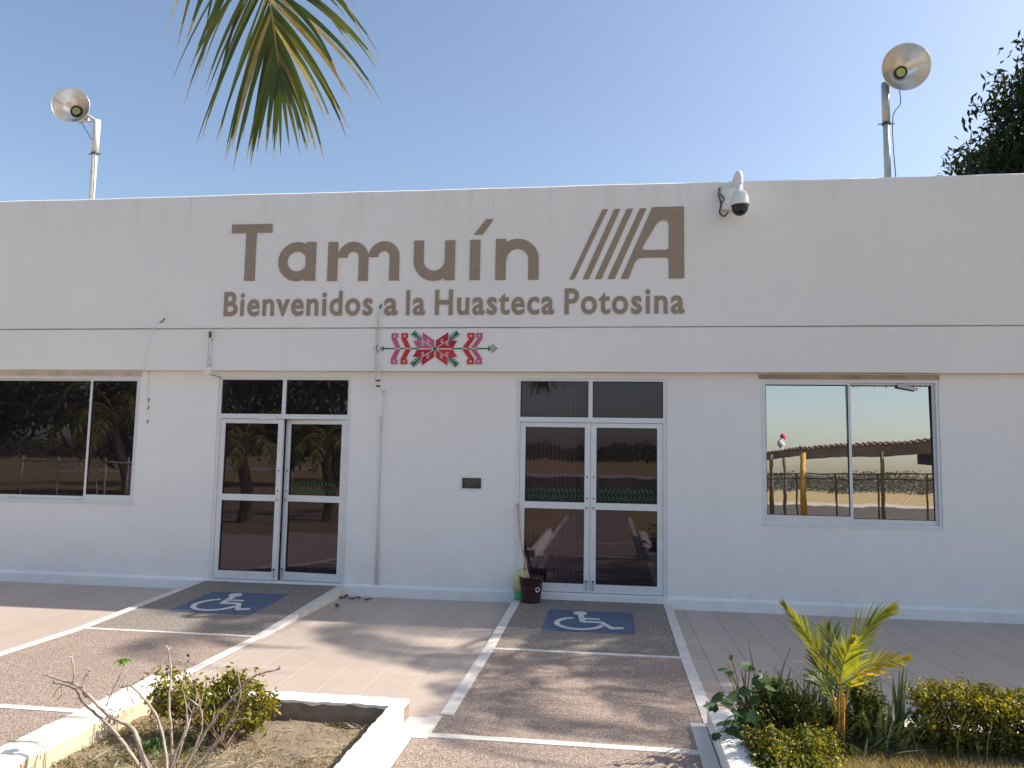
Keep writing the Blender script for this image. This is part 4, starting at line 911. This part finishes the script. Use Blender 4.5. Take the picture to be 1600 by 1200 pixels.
yf([st, Q(1310, 1100, .1), Q(1308, 1050, .18), Q(1302, 1010, .22), Q(1294, 985, .25)], 0.26, 16, 0.013, 0.75, 0.12, Vector((1, 0.1, 0)).normalized(), 4, (0.2, 0.8))
yf([st, Q(1310, 1110, -.05), Q(1312, 1072, -.12), Q(1318, 1035, -.18), Q(1330, 1006, -.22)], 0.26, 16, 0.014, 0.75, 0.22, Vector((1, -0.1, 0)).normalized(), 5, (0.85, 0.15))
yf([st, Q(1300, 1105, -.02), Q(1290, 1075, .0), Q(1278, 1040, .02), Q(1272, 1010, .02)], 0.20, 15, 0.013, 0.95, 0.20, Vector((0.8, 0.5, 0.2)).normalized(), 6, (0.1, 0.9))
yf([st, Q(1306, 1110, -.04), Q(1296, 1085, -.06), Q(1284, 1066, -.06), Q(1268, 1055, -.04)], 0.15, 16, 0.012, 0.9, 0.30, Vector((0.5, 0.7, 0.3)).normalized(), 7, (0.1, 0.9))
b = MB(); 
for dx, tx, ty in ((-0.015, 1304, 1090), (0.012, 1318, 1085)): b.tube(smooth([yb + Vector((dx, -0.01, 0.02)), yb + Vector((dx * 1.3, -0.012, 0.15)), Q(tx, ty, -0.02)], 5), [0.015] * 5 + [0.014, 0.013, 0.012, 0.011, 0.010, 0.009], 8)
b.build('petiole', M_ORANGE, yp)

# ------------------------------------------------------------------ shrubs and hedges
def blob_leaves(boxes, n, size, upb=0.25):
    """points scattered in lumpy ellipsoids, denser towards their skins"""
    C = []; per = n // len(boxes)
    for (c, r) in boxes:
        u = unit(RNG.normal(size=(per, 3))); rad = RNG.uniform(0.35, 1.0, (per, 1)) ** 0.5
        wob = 1 + 0.28 * np.sin(u[:, :1] * 7 + c[0] * 31) + 0.25 * np.sin(u[:, 1:2] * 9 + u[:, 2:] * 6 + c[1] * 17) + 0.18 * RNG.normal(size=(per, 1))
        C.append(np.array(c) + u * rad * wob * np.array(r))
    C = np.concatenate(C); D = RNG.normal(size=C.shape); D[:, 2] += upb; D = unit(D)
    L = RNG.uniform(0.7, 1.3, len(C)) * size; return C, D, L
def hedge_obj(name, label, cat, x0, x1, y0, y1, z0, z1, dens, size, mats, group=None, clearance=0.12):
    t = thing(name, label, cat, ((x0 + x1) / 2, (y0 + y1) / 2, 0.0), group); bx = []
    nb = max(3, int((x1 - x0) / 0.045)); 
    for i in range(nb):
        for j in range(4):
            x = x0 + (x1 - x0) * (i + random.uniform(0, 1)) / nb; y = y0 + (y1 - y0) * random.random(); top = z1 - 0.1 + random.uniform(-0.035, 0.03)
            z = top - j * (z1 - z0 - 0.1) / 3.0; bx.append(((x, y, max(z, z0)), (random.uniform(0.06, 0.10), random.uniform(0.07, 0.11), random.uniform(0.04, 0.075))))
    C, D, L = blob_leaves(bx, int(dens * (x1 - x0)), size)
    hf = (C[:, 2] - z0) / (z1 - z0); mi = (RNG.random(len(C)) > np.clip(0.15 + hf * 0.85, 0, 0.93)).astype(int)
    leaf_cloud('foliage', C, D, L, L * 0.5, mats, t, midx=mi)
    s = MB()
    for i in range(int((x1 - x0) / 0.07)):
        x = random.uniform(x0, x1); y = random.uniform(y0, y1); h = random.uniform(0.6, 0.95) * z1; s.tube([(x, y, 0), (x + random.uniform(-.05, .05), y + random.uniform(-.05, .05), h * 0.5), (x + random.uniform(-.1, .1), y + random.uniform(-.1, .1), h)], [0.006, 0.005, 0.002], 4)
    s.build('stem', M_STEM, t); return t
hx0 = atZ(1408, 1160, 0.02).x
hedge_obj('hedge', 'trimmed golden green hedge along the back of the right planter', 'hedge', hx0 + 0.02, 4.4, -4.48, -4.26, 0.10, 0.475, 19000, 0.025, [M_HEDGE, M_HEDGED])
# thicket behind the bush on the left end of the right planter
def shrub(name, label, lumps, n, size, mats, split=0.3, stems=10, group=None, base=None, cat='shrub'):
    cx = sum(l[0][0] for l in lumps) / len(lumps); cy = sum(l[0][1] for l in lumps) / len(lumps)
    t = thing(name, label, cat, base or (cx, cy, 0), group); C, D, L = blob_leaves(lumps, n, size)
    mi = (RNG.random(len(C)) < split).astype(int); leaf_cloud('foliage', C, D, L, L * 0.48, mats, t, midx=mi)
    s = MB(); bb = Vector(base or (cx, cy, 0))
    for i in range(stems):
        l = random.choice(lumps); e = Vector(l[0]) + Vector([random.uniform(-.7, .7) * q for q in l[1]]); s.tube(smooth([bb + Vector((random.uniform(-.06, .06), random.uniform(-.06, .06), 0)), bb.lerp(e, 0.5) + Vector((random.uniform(-.05, .05), random.uniform(-.04, .04), 0.03)), e], 4), 0.0045, 4)
    s.build('stem', M_STEM, t); return t
def lump(px, py, Y, r): 
    P = atY(px, py, Y); return ((P.x, P.y, P.z), r)
shrub('shrub', 'low golden leaved shrub spreading left of the small palm', [lump(1255, 1162, -4.82, (.13, .11, .08)), lump(1225, 1190, -4.95, (.12, .1, .09)), lump(1275, 1175, -4.9, (.11, .1, .07)), lump(1288, 1158, -4.75, (.07, .08, .06)), lump(1240, 1205, -5.05, (.13, .1, .06)), lump(1205, 1165, -4.85, (.08, .08, .09)), lump(1280, 1200, -5.05, (.1, .1, .06))], 5600, 0.026, [M_HEDGE, M_HEDGED], 0.42, 24)
shrub('shrub', 'dark green shrub behind the low golden one by the planter curb', [lump(1190, 1115, -4.5, (.10, .09, .10)), lump(1225, 1095, -4.45, (.11, .09, .10)), lump(1250, 1115, -4.5, (.10, .09, .08)), lump(1200, 1080, -4.4, (.07, .07, .08)), lump(1180, 1160, -4.7, (.06, .08, .08)), lump(1190, 1190, -4.9, (.06, .08, .06))], 4200, 0.027, [M_HEDGED, M_HEDGE], 0.2, 14)
shrub('shrub', 'round yellow green shrub behind the bare branches in the left planter', [lump(270, 1072, -4.75, (.14, .12, .11)), lump(300, 1088, -4.85, (.15, .12, .10)), lump(335, 1085, -4.7, (.15, .12, .11)), lump(385, 1082, -4.62, (.15, .12, .10)), lump(412, 1102, -4.62, (.08, .09, .07)), lump(262, 1100, -4.8, (.10, .1, .09)), lump(365, 1068, -4.65, (.1, .08, .08)), lump(395, 1125, -4.72, (.08, .08, .07)), lump(330, 1120, -4.8, (.18, .12, .07))], 3100, 0.034, [M_HEDGE, M_HEDGED], 0.25, 70, base=tuple(atZ(345, 1165, 0.0)))

# broad leaved plant climbing over the planter corner
bp = thing('leafy_plant', 'broad leaved dark green plant leaning over the corner of the right planter', 'plant', atZ(1165, 1150, 0.0))
broot = atZ(1165, 1150, 0.0)
s = MB()
lv = [(1110, 1103, .052), (1122, 1090, .060), (1136, 1098, .062), (1146, 1088, .05), (1130, 1045, .035), (1140, 1052, .03), (1165, 1040, .04), (1172, 1046, .035), (1185, 1068, .05), (1196, 1060, .045), (1205, 1075, .04), (1128, 1130, .05), (1138, 1145, .06), (1145, 1128, .05), (1155, 1150, .05), (1150, 1112, .05), (1165, 1080, .04), (1180, 1095, .045), (1160, 1120, .05), (1120, 1150, .035), (1175, 1120, .05), (1142, 1028, .02)]
for i, (px, py, r) in enumerate(lv):
    LV = MB(); r = r * 0.86
    P = atY(px, py, -4.5 - 0.25 * random.random()); up = Vector((random.uniform(-.7, .4), random.uniform(-.9, .1), random.uniform(0.3, 1))).normalized(); d = Vector((random.uniform(-1, 1), random.uniform(-.6, .4), random.uniform(-.6, .2))); d = (d - up * d.dot(up)).normalized(); sd = up.cross(d)
    pr_ = [(-0.8, 0), (-1.05, .5), (-0.35, .95), (-0.05, .62), (0.35, .78), (0.5, .4), (1.15, 0)]
    mid = [P + d * r * a - up * r * 0.12 for a, c in pr_]; V = [P + d * r * a + sd * r * c - up * r * .15 * c for a, c in pr_] + mid + [P + d * r * a - sd * r * c - up * r * .15 * c for a, c in pr_]
    for q in range(len(pr_)): V[7 + q] = V[7 + q] + up * r * 0.1
    LV.add(V, [(7 + k, 8 + k, 1 + k, k) for k in range(6)] + [(14 + k, 15 + k, 8 + k, 7 + k) for k in range(6)], 0, True); LV.build('leaf', M_BROAD, bp)
    s.tube(smooth([broot + Vector((random.uniform(-.03, .03), 0, 0)), broot.lerp(P, 0.5) + Vector((0, 0, 0.08)), P], 4), 0.0035, 4)
s.build('stem', M_STEM, bp)

# sword plants behind and beside the small palm
def sword_plant(P, n, h, spreadx, label, seed, group='sword leaved plants in the right planter'):
    rng = random.Random(seed); t = thing('sword_plant', label, 'plant', P, group); b = MB(); P = Vector(P)
    for i in range(n):
        a = rng.uniform(0, 2 * PI); lean = rng.uniform(0.05, spreadx); H = h * rng.uniform(0.55, 1.1); d = Vector((math.cos(a), math.sin(a), 0)); w = rng.uniform(0.010, 0.018)
        o = P + d * rng.uniform(0, 0.09) + Vector((rng.uniform(-.06, .06), rng.uniform(-.04, .04), 0)); sd = Vector((-d.y, d.x, 0)); sd = (sd + Vector((rng.uniform(-1, 1), rng.uniform(-1, 1), 0))).normalized(); V = []; seg = 6
        for j in range(seg + 1):
            u = j / seg; q = o + d * lean * u ** 1.8 * H * 1.6 + Vector((0, 0, H * u * (1 - 0.25 * lean * u))); ww = w * (1 - u ** 2.5) + 0.0006; V += [q - sd * ww, q + d * 0.003, q + sd * ww]
        b.add(V, [(3 * j + k, 3 * j + k + 1, 3 * j + k + 4, 3 * j + k + 3) for j in range(seg) for k in range(2)])
    b.build('leaf_blades', M_SNAKE, t)
def SP(px, Y): v = atZ(px, 1150, 0.0); w = atY(px, 1150, Y); return Vector((w.x, Y, 0.0))
sword_plant(SP(1215, -4.33), 60, 0.44, 0.30, 'clump of dark sword leaves behind the dark corner shrub', 1)
sword_plant(SP(1252, -4.30), 80, 0.42, 0.35, 'dense clump of sword leaves between the corner shrub and small palm', 2)
sword_plant(SP(1290, -4.34), 80, 0.38, 0.45, 'dense clump of sword leaves right behind the small palm trunk', 7)
sword_plant(SP(1382, -4.38), 80, 0.36, 0.45, 'clump of pale sword leaves between the small palm and the hedge', 3)
sword_plant(SP(1195, -4.36), 14, 0.62, 0.18, 'thin tall sword leaves rising from the corner shrub', 4)
sword_plant(SP(1345, -4.46), 40, 0.24, 0.9, 'low drooping dry sword leaves at the foot of the small palm', 5)
sword_plant(SP(1398, -4.30), 9, 0.56, 0.10, 'few upright sword leaves at the left end of the hedge', 6)
shrub('shrub', 'brownish shrub between the small palm and the pale sword leaves', [lump(1345, 1085, -4.33, (.09, .07, .10)), lump(1362, 1110, -4.35, (.08, .07, .09)), lump(1340, 1125, -4.38, (.10, .07, .08)), lump(1300, 1130, -4.33, (.12, .06, .07)), lump(1240, 1130, -4.40, (.14, .06, .07))], 5200, 0.024, [M_HEDGED, M_HEDGE], 0.25, 16)

# ------------------------------------------------------------------ bare shrub in the left planter
fp = thing('bare_shrub', 'bare grey branched frangipani shrub in the left planter', 'shrub', atZ(245, 1215, 0.0))
base = atZ(250, 1225, 0.0); YB0 = base.y
br = MB()
def bq(px, py, dy=0.0): return atY(px, py, YB0 + dy)
def branch(pts, r0, r1):
    P = smooth(pts, 6); n = len(P)
    P = [q + Vector((math.sin(i * 1.7) * 0.002, 0, math.cos(i * 2.3) * 0.002)) for i, q in enumerate(P)]
    br.tube(P, [0.70 * (r0 + (r1 - r0) * i / (n - 1)) + 0.0012 * math.sin(i * 2.1) for i in range(n)], 8)
branch([bq(250, 1230), bq(222, 1180), bq(208, 1140), bq(170, 1118), bq(140, 1088), bq(118, 1070), bq(92, 1062), bq(72, 1054)], 0.019, 0.006)
branch([bq(238, 1230), bq(205, 1178, -.03), bq(178, 1142, -.03), bq(150, 1116), bq(128, 1096), bq(118, 1078), bq(98, 1070), bq(84, 1068)], 0.015, 0.004)
branch([bq(140, 1090), bq(131, 1086), bq(131, 1062), bq(140, 1050)], 0.007, 0.004)
branch([bq(114, 1067), bq(116, 1050), bq(112, 1025)], 0.007, 0.005)
branch([bq(165, 1104, .1), bq(178, 1075, .1), bq(190, 1050, .08), bq(194, 1034, .08)], 0.005, 0.003)
branch([bq(262, 1228, .05), bq(258, 1170, .08), bq(245, 1120, .1), bq(222, 1088, .1), bq(204, 1072, .1), bq(190, 1074, .1)], 0.013, 0.006)
branch([bq(204, 1072, .1), bq(212, 1067, .1), bq(222, 1061, .08)], 0.004, 0.003)
branch([bq(266, 1225), bq(268, 1150, -.02), bq(264, 1100, -.02), bq(267, 1050, 0), bq(263, 1014, 0)], 0.012, 0.005)
branch([bq(262, 1225), bq(285, 1160), bq(300, 1115, .05), bq(308, 1085, .05)], 0.012, 0.004)
branch([bq(268, 1228), bq(300, 1180, .05), bq(330, 1130, .05), bq(362, 1092, .05), bq(395, 1058, .03), bq(434, 1046, 0)], 0.013, 0.005)
branch([bq(272, 1228, .05), bq(310, 1190, .1), bq(352, 1140, .12), bq(375, 1090, .1), bq(370, 1040, .1)], 0.010, 0.003)
branch([bq(258, 1228, -.04), bq(275, 1175, -.05), bq(292, 1130, -.05), bq(288, 1085, -.05)], 0.011, 0.004)
branch([bq(276, 1228), bq(318, 1190, -.04), bq(362, 1130, -.04), bq(392, 1122, -.04)], 0.009, 0.003)
branch([bq(292, 1120), bq(312, 1105), bq(318, 1080), bq(325, 1062)], 0.006, 0.003)
branch([bq(270, 1228), bq(290, 1195, -.06), bq(315, 1140, -.06), bq(312, 1100, -.06), bq(306, 1076, -.06)], 0.009, 0.003)
for (px, py) in ((72, 1054), (84, 1068), (112, 1025), (140, 1050), (263, 1014), (434, 1046), (190, 1074), (222, 1061)):
    for k in range(3): p_ = bq(px, py); br.tube([p_, p_ + Vector((random.uniform(-.02, .02), random.uniform(-.02, .02), random.uniform(-.008, .025)))], [0.005, 0.003], 5)
for (a, c, e) in (((98, 1070), (88, 1078), (82, 1090)), ((98, 1070), (96, 1085), (90, 1094)), ((128, 1094), (122, 1090), (118, 1092)), ((210, 1100), (204, 1090), (208, 1084)), ((200, 1080), (198, 1070), (203, 1060)), ((172, 1090), (168, 1080), (172, 1070)), ((300, 1115), (294, 1104), (296, 1094)), ((264, 1090), (272, 1078), (274, 1068)), ((362, 1092), (356, 1080), (358, 1070)), ((330, 1130), (336, 1112), (334, 1100)), ((312, 1105), (300, 1095), (290, 1088)), ((288, 1085), (284, 1076), (286, 1068))):
    br.tube([bq(*a, .02), bq(*c, .02), bq(*e, .02)], [0.0035, 0.0028, 0.0018], 5)
br.build('branch', M_BARK, fp)
LV = MB()
for i in range(9):
    a = 2 * PI * i / 9; P = bq(193, 1030, .08); d = Vector((math.cos(a), math.sin(a), 0.12 - 0.25 * (i % 2))).normalized(); sd = Vector((-math.sin(a), math.cos(a), 0)); L = 0.052
    V = []
    for j in range(5): u = j / 4; w = 0.015 * math.sin(PI * min(1, u * 0.9 + 0.1)); q = P + d * L * u - Vector((0, 0, 0.02 * u * u)); V += [q - sd * w, q + Vector((0, 0, -.002)), q + sd * w]
    LV.add(V, [(3 * j + k, 3 * j + k + 1, 3 * j + k + 4, 3 * j + k + 3) for j in range(4) for k in range(2)])
LV.build('leaf_tuft', leaf_mat('fresh_leaf', (0.10, 0.20, 0.03), (0.18, 0.32, 0.05)), fp)
P = atZ(238, 1178, 0.02); t = thing('seedling', 'tiny green seedling under the bare shrub', 'plant', P)
n = 60; C = np.array(P) + RNG.normal(size=(n, 3)) * [.035, .035, .02] + [0, 0, .05]; D = unit(RNG.normal(size=(n, 3)) + [0, 0, .3]); leaf_cloud('foliage', C, D, np.full(n, .05), np.full(n, .018), M_BROAD, t)

# ------------------------------------------------------------------ ground cover: dry grass, litter
def blades(name, n, xr, yr, z, h, mats, spread=0.6, mask=None, w=0.004):
    C = np.stack([RNG.uniform(*xr, n), RNG.uniform(*yr, n), np.full(n, z)], 1)
    if mask is not None: C = C[mask(C)]
    n = len(C); D = RNG.normal(size=(n, 3)) * [spread, spread, 0.1]; D[:, 2] = 1; D = unit(D); L = RNG.uniform(0.8, 1.9, n) * h
    C = C + D * L[:, None] * 0.45
    o = leaf_cloud(name, C, D, L, np.full(n, w), mats); o['kind'] = 'stuff'; return o
o = blades('dry_grass', 75000, (0.8, 3.4), (-5.5, -4.30), 0.005, 0.065, M_GRASSD, 0.8, lambda C: np.sin(C[:, 0] * 9) + np.sin(C[:, 1] * 13 + C[:, 0] * 5) + RNG.normal(size=len(C)) * 0.9 > -1.7, 0.005)
tag(o, 'short dry straw coloured grass in the right planter', 'grass')
o = blades('dry_litter', 11000, (-3.0, -1.42), (-6.6, -4.36), -0.006, 0.030, [M_GRASSD, M_DRYLEAF], 3.2, lambda C: (np.sin(C[:, 0] * 4 + 1) + np.sin(C[:, 1] * 6 + C[:, 0] * 3) + RNG.normal(size=len(C)) * 0.8 > 0.2) | (C[:, 0] < -2.3), 0.006)
tag(o, 'dry leaf litter scattered over the soil of the left planter', 'leaf litter')
o = blades('weeds', 900, (-3.0, -2.2), (-5.7, -4.6), -0.01, 0.05, [M_HEDGED], 1.2, None, 0.006); tag(o, 'small green weeds along the left curb of the left planter', 'weeds')
b = MB()
for i in range(260):
    x, y = random.uniform(-2.95, -1.45), random.uniform(-6.2, -4.4); a = random.uniform(0, PI); L = random.uniform(0.03, 0.16)
    b.tube([(x, y, 0.004), (x + L * .5 * math.cos(a), y + L * .5 * math.sin(a), 0.008 + random.uniform(0, .01)), (x + L * math.cos(a + .2), y + L * math.sin(a + .2), 0.003)], 0.0018, 4)
tag(b.build('twigs', M_BARK, None), 'fallen twigs scattered on the soil', 'twigs', kind='stuff')
b = MB()
for i in range(11):
    x, y = random.uniform(1.7, 2.6), -4.50 + random.uniform(-.1, .05); h = random.uniform(.15, .34)
    b.tube(smooth([(x, y, 0), (x + random.uniform(-.02, .02), y, h * .6), (x + random.uniform(-.06, .06), y, h)], 3), 0.0014, 4)
tag(b.build('dry_stalks', M_GRASSD, None), 'pale dry grass stalks standing in front of the hedge', 'stalks', kind='stuff')

# ------------------------------------------------------------------ the mango tree beyond the right end of the front
def leafy_tree(base, crown_c, crown_r, ncl, per, lsize, mat, name, label, seed, bark=M_BARKD, group=None, cat='tree', clr=0.55):
    rng = np.random.default_rng(seed); rr = random.Random(seed); base = Vector(base); cc = np.array(crown_c, float); R = np.array(crown_r, float)
    t = thing(name, label, cat, base, group)
    u = unit(rng.normal(size=(ncl, 3))); rad = rng.uniform(0.25, 1.0, (ncl, 1)) ** 0.6; cl = cc + u * rad * R
    C = (cl[:, None, :] + np.clip(rng.normal(size=(ncl, per, 3)), -1.7, 1.7) * clr * np.array([1, 1, 0.75])).reshape(-1, 3)
    D = rng.normal(size=C.shape); D[:, 2] -= 0.9; D = unit(D); L = rng.uniform(0.7, 1.3, len(C)) * lsize
    leaf_cloud('crown', C, D, L, L * 0.34, mat, t)
    b = MB(); cb = Vector(crown_c) - Vector((0, 0, R[2] * 0.55)); b.tube(smooth([base, base.lerp(cb, 0.5) + Vector((0.1, 0, 0)), cb, Vector(crown_c)], 6), [R[0] * 0.07 * (1 - 0.03 * i) for i in range(19)], 10)
    for i in range(0, ncl, max(1, ncl // 26)):
        e = Vector(cl[i]); m = cb.lerp(e, 0.5) + Vector((0, 0, -0.2)); b.tube(smooth([cb, m, e], 4), [0.05 * R[0] / 3 * (1 - 0.1 * k) for k in range(9)], 6)
    b.build('trunk', bark, t); return t
leafy_tree((10.2, 2.6, 0), (8.5, 3.0, 6.85), (2.75, 2.6, 1.5), 330, 260, 0.14, M_MANGO, 'mango_tree', 'dark mango tree rising behind the right end of the roof', 4, clr=0.30)
leafy_tree((13.0, -1.2, 0), (11.0, -0.2, 6.5), (3.0, 1.5, 1.8), 140, 190, 0.15, M_MANGO, 'mango_tree', 'mango tree standing right of the terminal out of the picture', 6, clr=0.42)

coconut_palm((10.2, 1.9, -0.05), (9.5, 1.6, 10.8), 15, 2.6, 0.6, 'coconut_palm', 'tall coconut palm right of the terminal above the mango trees', None, 12, 40, None)
coconut_palm((7.9, -0.9, -0.05), (7.05, -1.25, 6.3), 12, 2.3, 0.55, 'coconut_palm', 'coconut palm in front of the right end of the terminal', None, 15, 36, None)
# ------------------------------------------------------------------ what the glass reflects: canopy, fence, windsock, trees, hill
cn = thing('canopy', 'open steel canopy with tiled edge and yellow post reflected in the right window', 'canopy', mir(1320, 800, 19, 40))
Yv = 19.0
def MQ(px, py, Yv=19.0): return mir(px, py, Yv, 40)
A = MQ(1255, 710, 20); C_ = MQ(1600, 694, 14); A0 = MQ(1190, 719, 23)
b = MB()
zt = A.z
def slab(P, Qv, dz0, dz1, w, mi):
    P = Vector(P); Qv = Vector(Qv); d = (Qv - P).normalized(); nn = Vector((-d.y, d.x, 0)).normalized() * w
    vs = [P + Vector((0, 0, dz0)), Qv + Vector((0, 0, dz0)), Qv + nn + Vector((0, 0, dz0 + .0)), P + nn + Vector((0, 0, dz0 + .0))]
    b.add(vs + [v + Vector((0, 0, dz1 - dz0)) for v in vs], [(0, 3, 2, 1), (4, 5, 6, 7), (0, 1, 5, 4), (1, 2, 6, 5), (2, 3, 7, 6), (3, 0, 4, 7)], mi)
slab(A, C_, -0.44, -0.10, 0.12, 0); slab(A + Vector((0, 0, 0.12)), C_ + Vector((0, 0, 0.12)), -0.24, -0.16, -4.0, 0); slab(A0, A, -0.30, -0.10, 0.10, 0)
b.build('roof_sheet', M_CANOPY, cn)
b = MB(); n = 34
for i in range(n):
    P = A.lerp(C_, i / n); b.tube([P + Vector((0, 0.05, -0.06)), P + Vector((0, -0.5, 0.02))], 0.055, 7)
for i in range(12):
    P = A0.lerp(A, i / 12); b.tube([P + Vector((0, 0.05, -0.06)), P + Vector((0, -0.5, 0.0))], 0.055, 7)
b.build('edge_tiles', M_TILE, cn)
for (px, Yq, r, m, top) in ((1256, 19.0, 0.095, M_YELLOW, 1), (1206, 21.5, 0.08, M_RUST, 1), (1227, 22.5, 0.055, M_RUST, 1), (1382, 17.0, 0.06, M_RUST, 1), (1540, 15.0, .1, M_RUST, 1)):
    P = MQ(px, 800, Yq); b = MB(); zt_ = A.z - 0.25; b.tube([(P.x, P.y, -0.05), (P.x, P.y, zt_)], r, 10); b.build('post', m, cn)
P1_, P2_ = MQ(1437, 717, 16.5), MQ(1500, 740, 16.5); b = MB(); b.box(P1_.x, P2_.x, P1_.y - 0.03, P1_.y + 0.03, P2_.z, P1_.z); b.build('hanging_panel', M_NAVY, cn)
# chain link fence
F0, F1 = MQ(1192, 800, 21), MQ(1640, 800, 12.5); F0.z = F1.z = 0; fh = 1.95
cf_ = thing('chain_link_fence', 'chain link fence with rusty pipe posts reflected in the right window', 'fence', F0)
b = MB(); n = 6
for i in range(n + 1): P = F0.lerp(F1, i / n); b.tube([P, P + Vector((0, 0, fh))], 0.035, 8)
b.build('post', M_RUST, cf_)
b = MB()
for z in (fh, fh - 0.18): b.tube([F0 + Vector((0, 0, z)), F1 + Vector((0, 0, z))], 0.028, 6)
b.build('rail', M_RUST, cf_)
b = MB(); Ltot = (F1 - F0).length; d = (F1 - F0).normalized(); step = 0.14; k = -fh
while k < Ltot:
    for sg in (0, 1):
        a0 = max(k, 0); a1 = min(k + fh, Ltot)
        z0_, z1_ = (a0 - k, a1 - k) if sg == 0 else (fh - (a0 - k), fh - (a1 - k))
        p = F0 + d * a0 + Vector((0, 0, z0_)); q = F0 + d * a1 + Vector((0, 0, z1_)); b.tube([p, q], 0.0035, 3, 0, False)
    k += step
b.build('mesh_wire', M_STEEL, cf_)
ws = thing('windsock', 'pink and white windsock on a thin mast reflected in the right window', 'windsock', (MQ(1223, 690, 40).x, -40, 0))
P = MQ(1223, 700, 40)
b = MB(); b.tube([(P.x, -40, -0.05), (P.x, -40, MQ(1223, 700, 40).z)], 0.05, 8); b.build('mast', M_FENCEW, ws)
zs = [MQ(1223, y, 40).z for y in (686, 694, 704)]
b = MB(); b.tube(smooth([(P.x - .05, -40.1, zs[0]), (P.x + .1, -40.1, (zs[0] + zs[1]) / 2), (P.x + .05, -40.1, zs[1])], 4), [0.17, .18, .19, .18, .17, .16, .15, .15, .15], 12, 0)
b.build('pink_sleeve', M_SOCKP, ws)
b = MB(); b.tube(smooth([(P.x + .05, -40.1, zs[1]), (P.x - .1, -40.1, (zs[1] + zs[2]) / 2), (P.x + .1, -40.1, zs[2])], 4), [0.15, .15, .16, .2, .22, .22, .2, .16, .1], 12, 0); b.build('white_sleeve', M_SOCKW, ws)
# yard fence seen in the left window, with pale pipe frame
t = thing('yard_fence', 'pale pipe gate with wire rings reflected in the left window', 'fence', mir(100, 760, 12, 0))
b = MB(); Yf = 12.0
g0, g1 = mir(30, 712, Yf, 0), mir(230, 715, Yf, 0)
b.tube([(g0.x, -Yf, 1.45), (g1.x, -Yf, 1.45)], 0.022, 6); b.tube([(mir(150, 0, Yf, 0).x, -Yf, 0.15), (g1.x, -Yf, 0.15)], 0.02, 6)
for px in (30, 86, 150, 162, 198, 228): X = mir(px, 740, Yf, 0).x; b.tube([(X, -Yf, -0.05), (X, -Yf, 1.6)], 0.022, 6)
b.build('pipe_frame', M_FENCEW, t)
b = MB()
for px in (92, 101, 110, 120):
    c = mir(px, 720, Yf, 0); b.tube([(c.x + 0.085 * math.cos(a), -Yf + 0.03, 1.30 + 0.085 * math.sin(a)) for a in np.linspace(0, 2 * PI, 15)], 0.014, 5)
b.build('wire_ring', M_PALE, t)
# trees that the left panes and the far horizon show
tg = [(-20, -22, 6.0, 3.2), (-27, -20, 7.5, 4.0), (-16.5, -30, 7.0, 3.6), (-33, -27, 8, 4.5), (-24, -34, 8.5, 4.2)]
lb = ['round dark tree in the yard behind the pale pipe gate', 'tall dark tree at the far left of the yard', 'dark tree behind the short coconut palm', 'broad dark tree at the left edge of the yard', 'tallest dark tree at the back of the yard']
for i, (x, y, h, r) in enumerate(tg):
    leafy_tree((x, y, 0), (x, y, h * 0.62), (r, r, h * 0.38), 70, 60, 0.42, M_TREEFAR, 'yard_tree', lb[i], 20 + i, group='trees in the yard behind the camera', clr=0.6)
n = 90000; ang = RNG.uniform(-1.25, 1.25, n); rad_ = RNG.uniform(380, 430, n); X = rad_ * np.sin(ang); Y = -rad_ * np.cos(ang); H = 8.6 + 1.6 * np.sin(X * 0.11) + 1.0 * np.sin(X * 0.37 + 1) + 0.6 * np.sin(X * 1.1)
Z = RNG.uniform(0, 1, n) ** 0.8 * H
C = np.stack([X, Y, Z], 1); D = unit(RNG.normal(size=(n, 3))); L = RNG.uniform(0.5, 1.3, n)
o = leaf_cloud('tree_belt', C, D, L, L * 0.7, leaf_mat('hazed_scrub', (0.05, 0.058, 0.035), (0.085, 0.09, 0.05), None, 0.2, 0.05)); tag(o, 'far belt of dark scrub trees beyond the dry field', 'tree belt', kind='stuff')  # distance haze is mixed into the leaf colour of the belt
b = MB(); V = []; n = 120
for i in range(n + 1):
    a = -1.3 + 2.6 * i / n; r = 1150; h = 16 + 6 * math.sin(a * 5) + 3 * math.sin(a * 13 + 1) + 2 * math.sin(a * 31); V += [(r * math.sin(a), -r * math.cos(a), -1), (r * 1.06 * math.sin(a), -r * 1.06 * math.cos(a), h)]
b.add(V, [(2 * i, 2 * i + 1, 2 * i + 3, 2 * i + 2) for i in range(n)], 0, True); struct(b.build('hills', M_HILL))
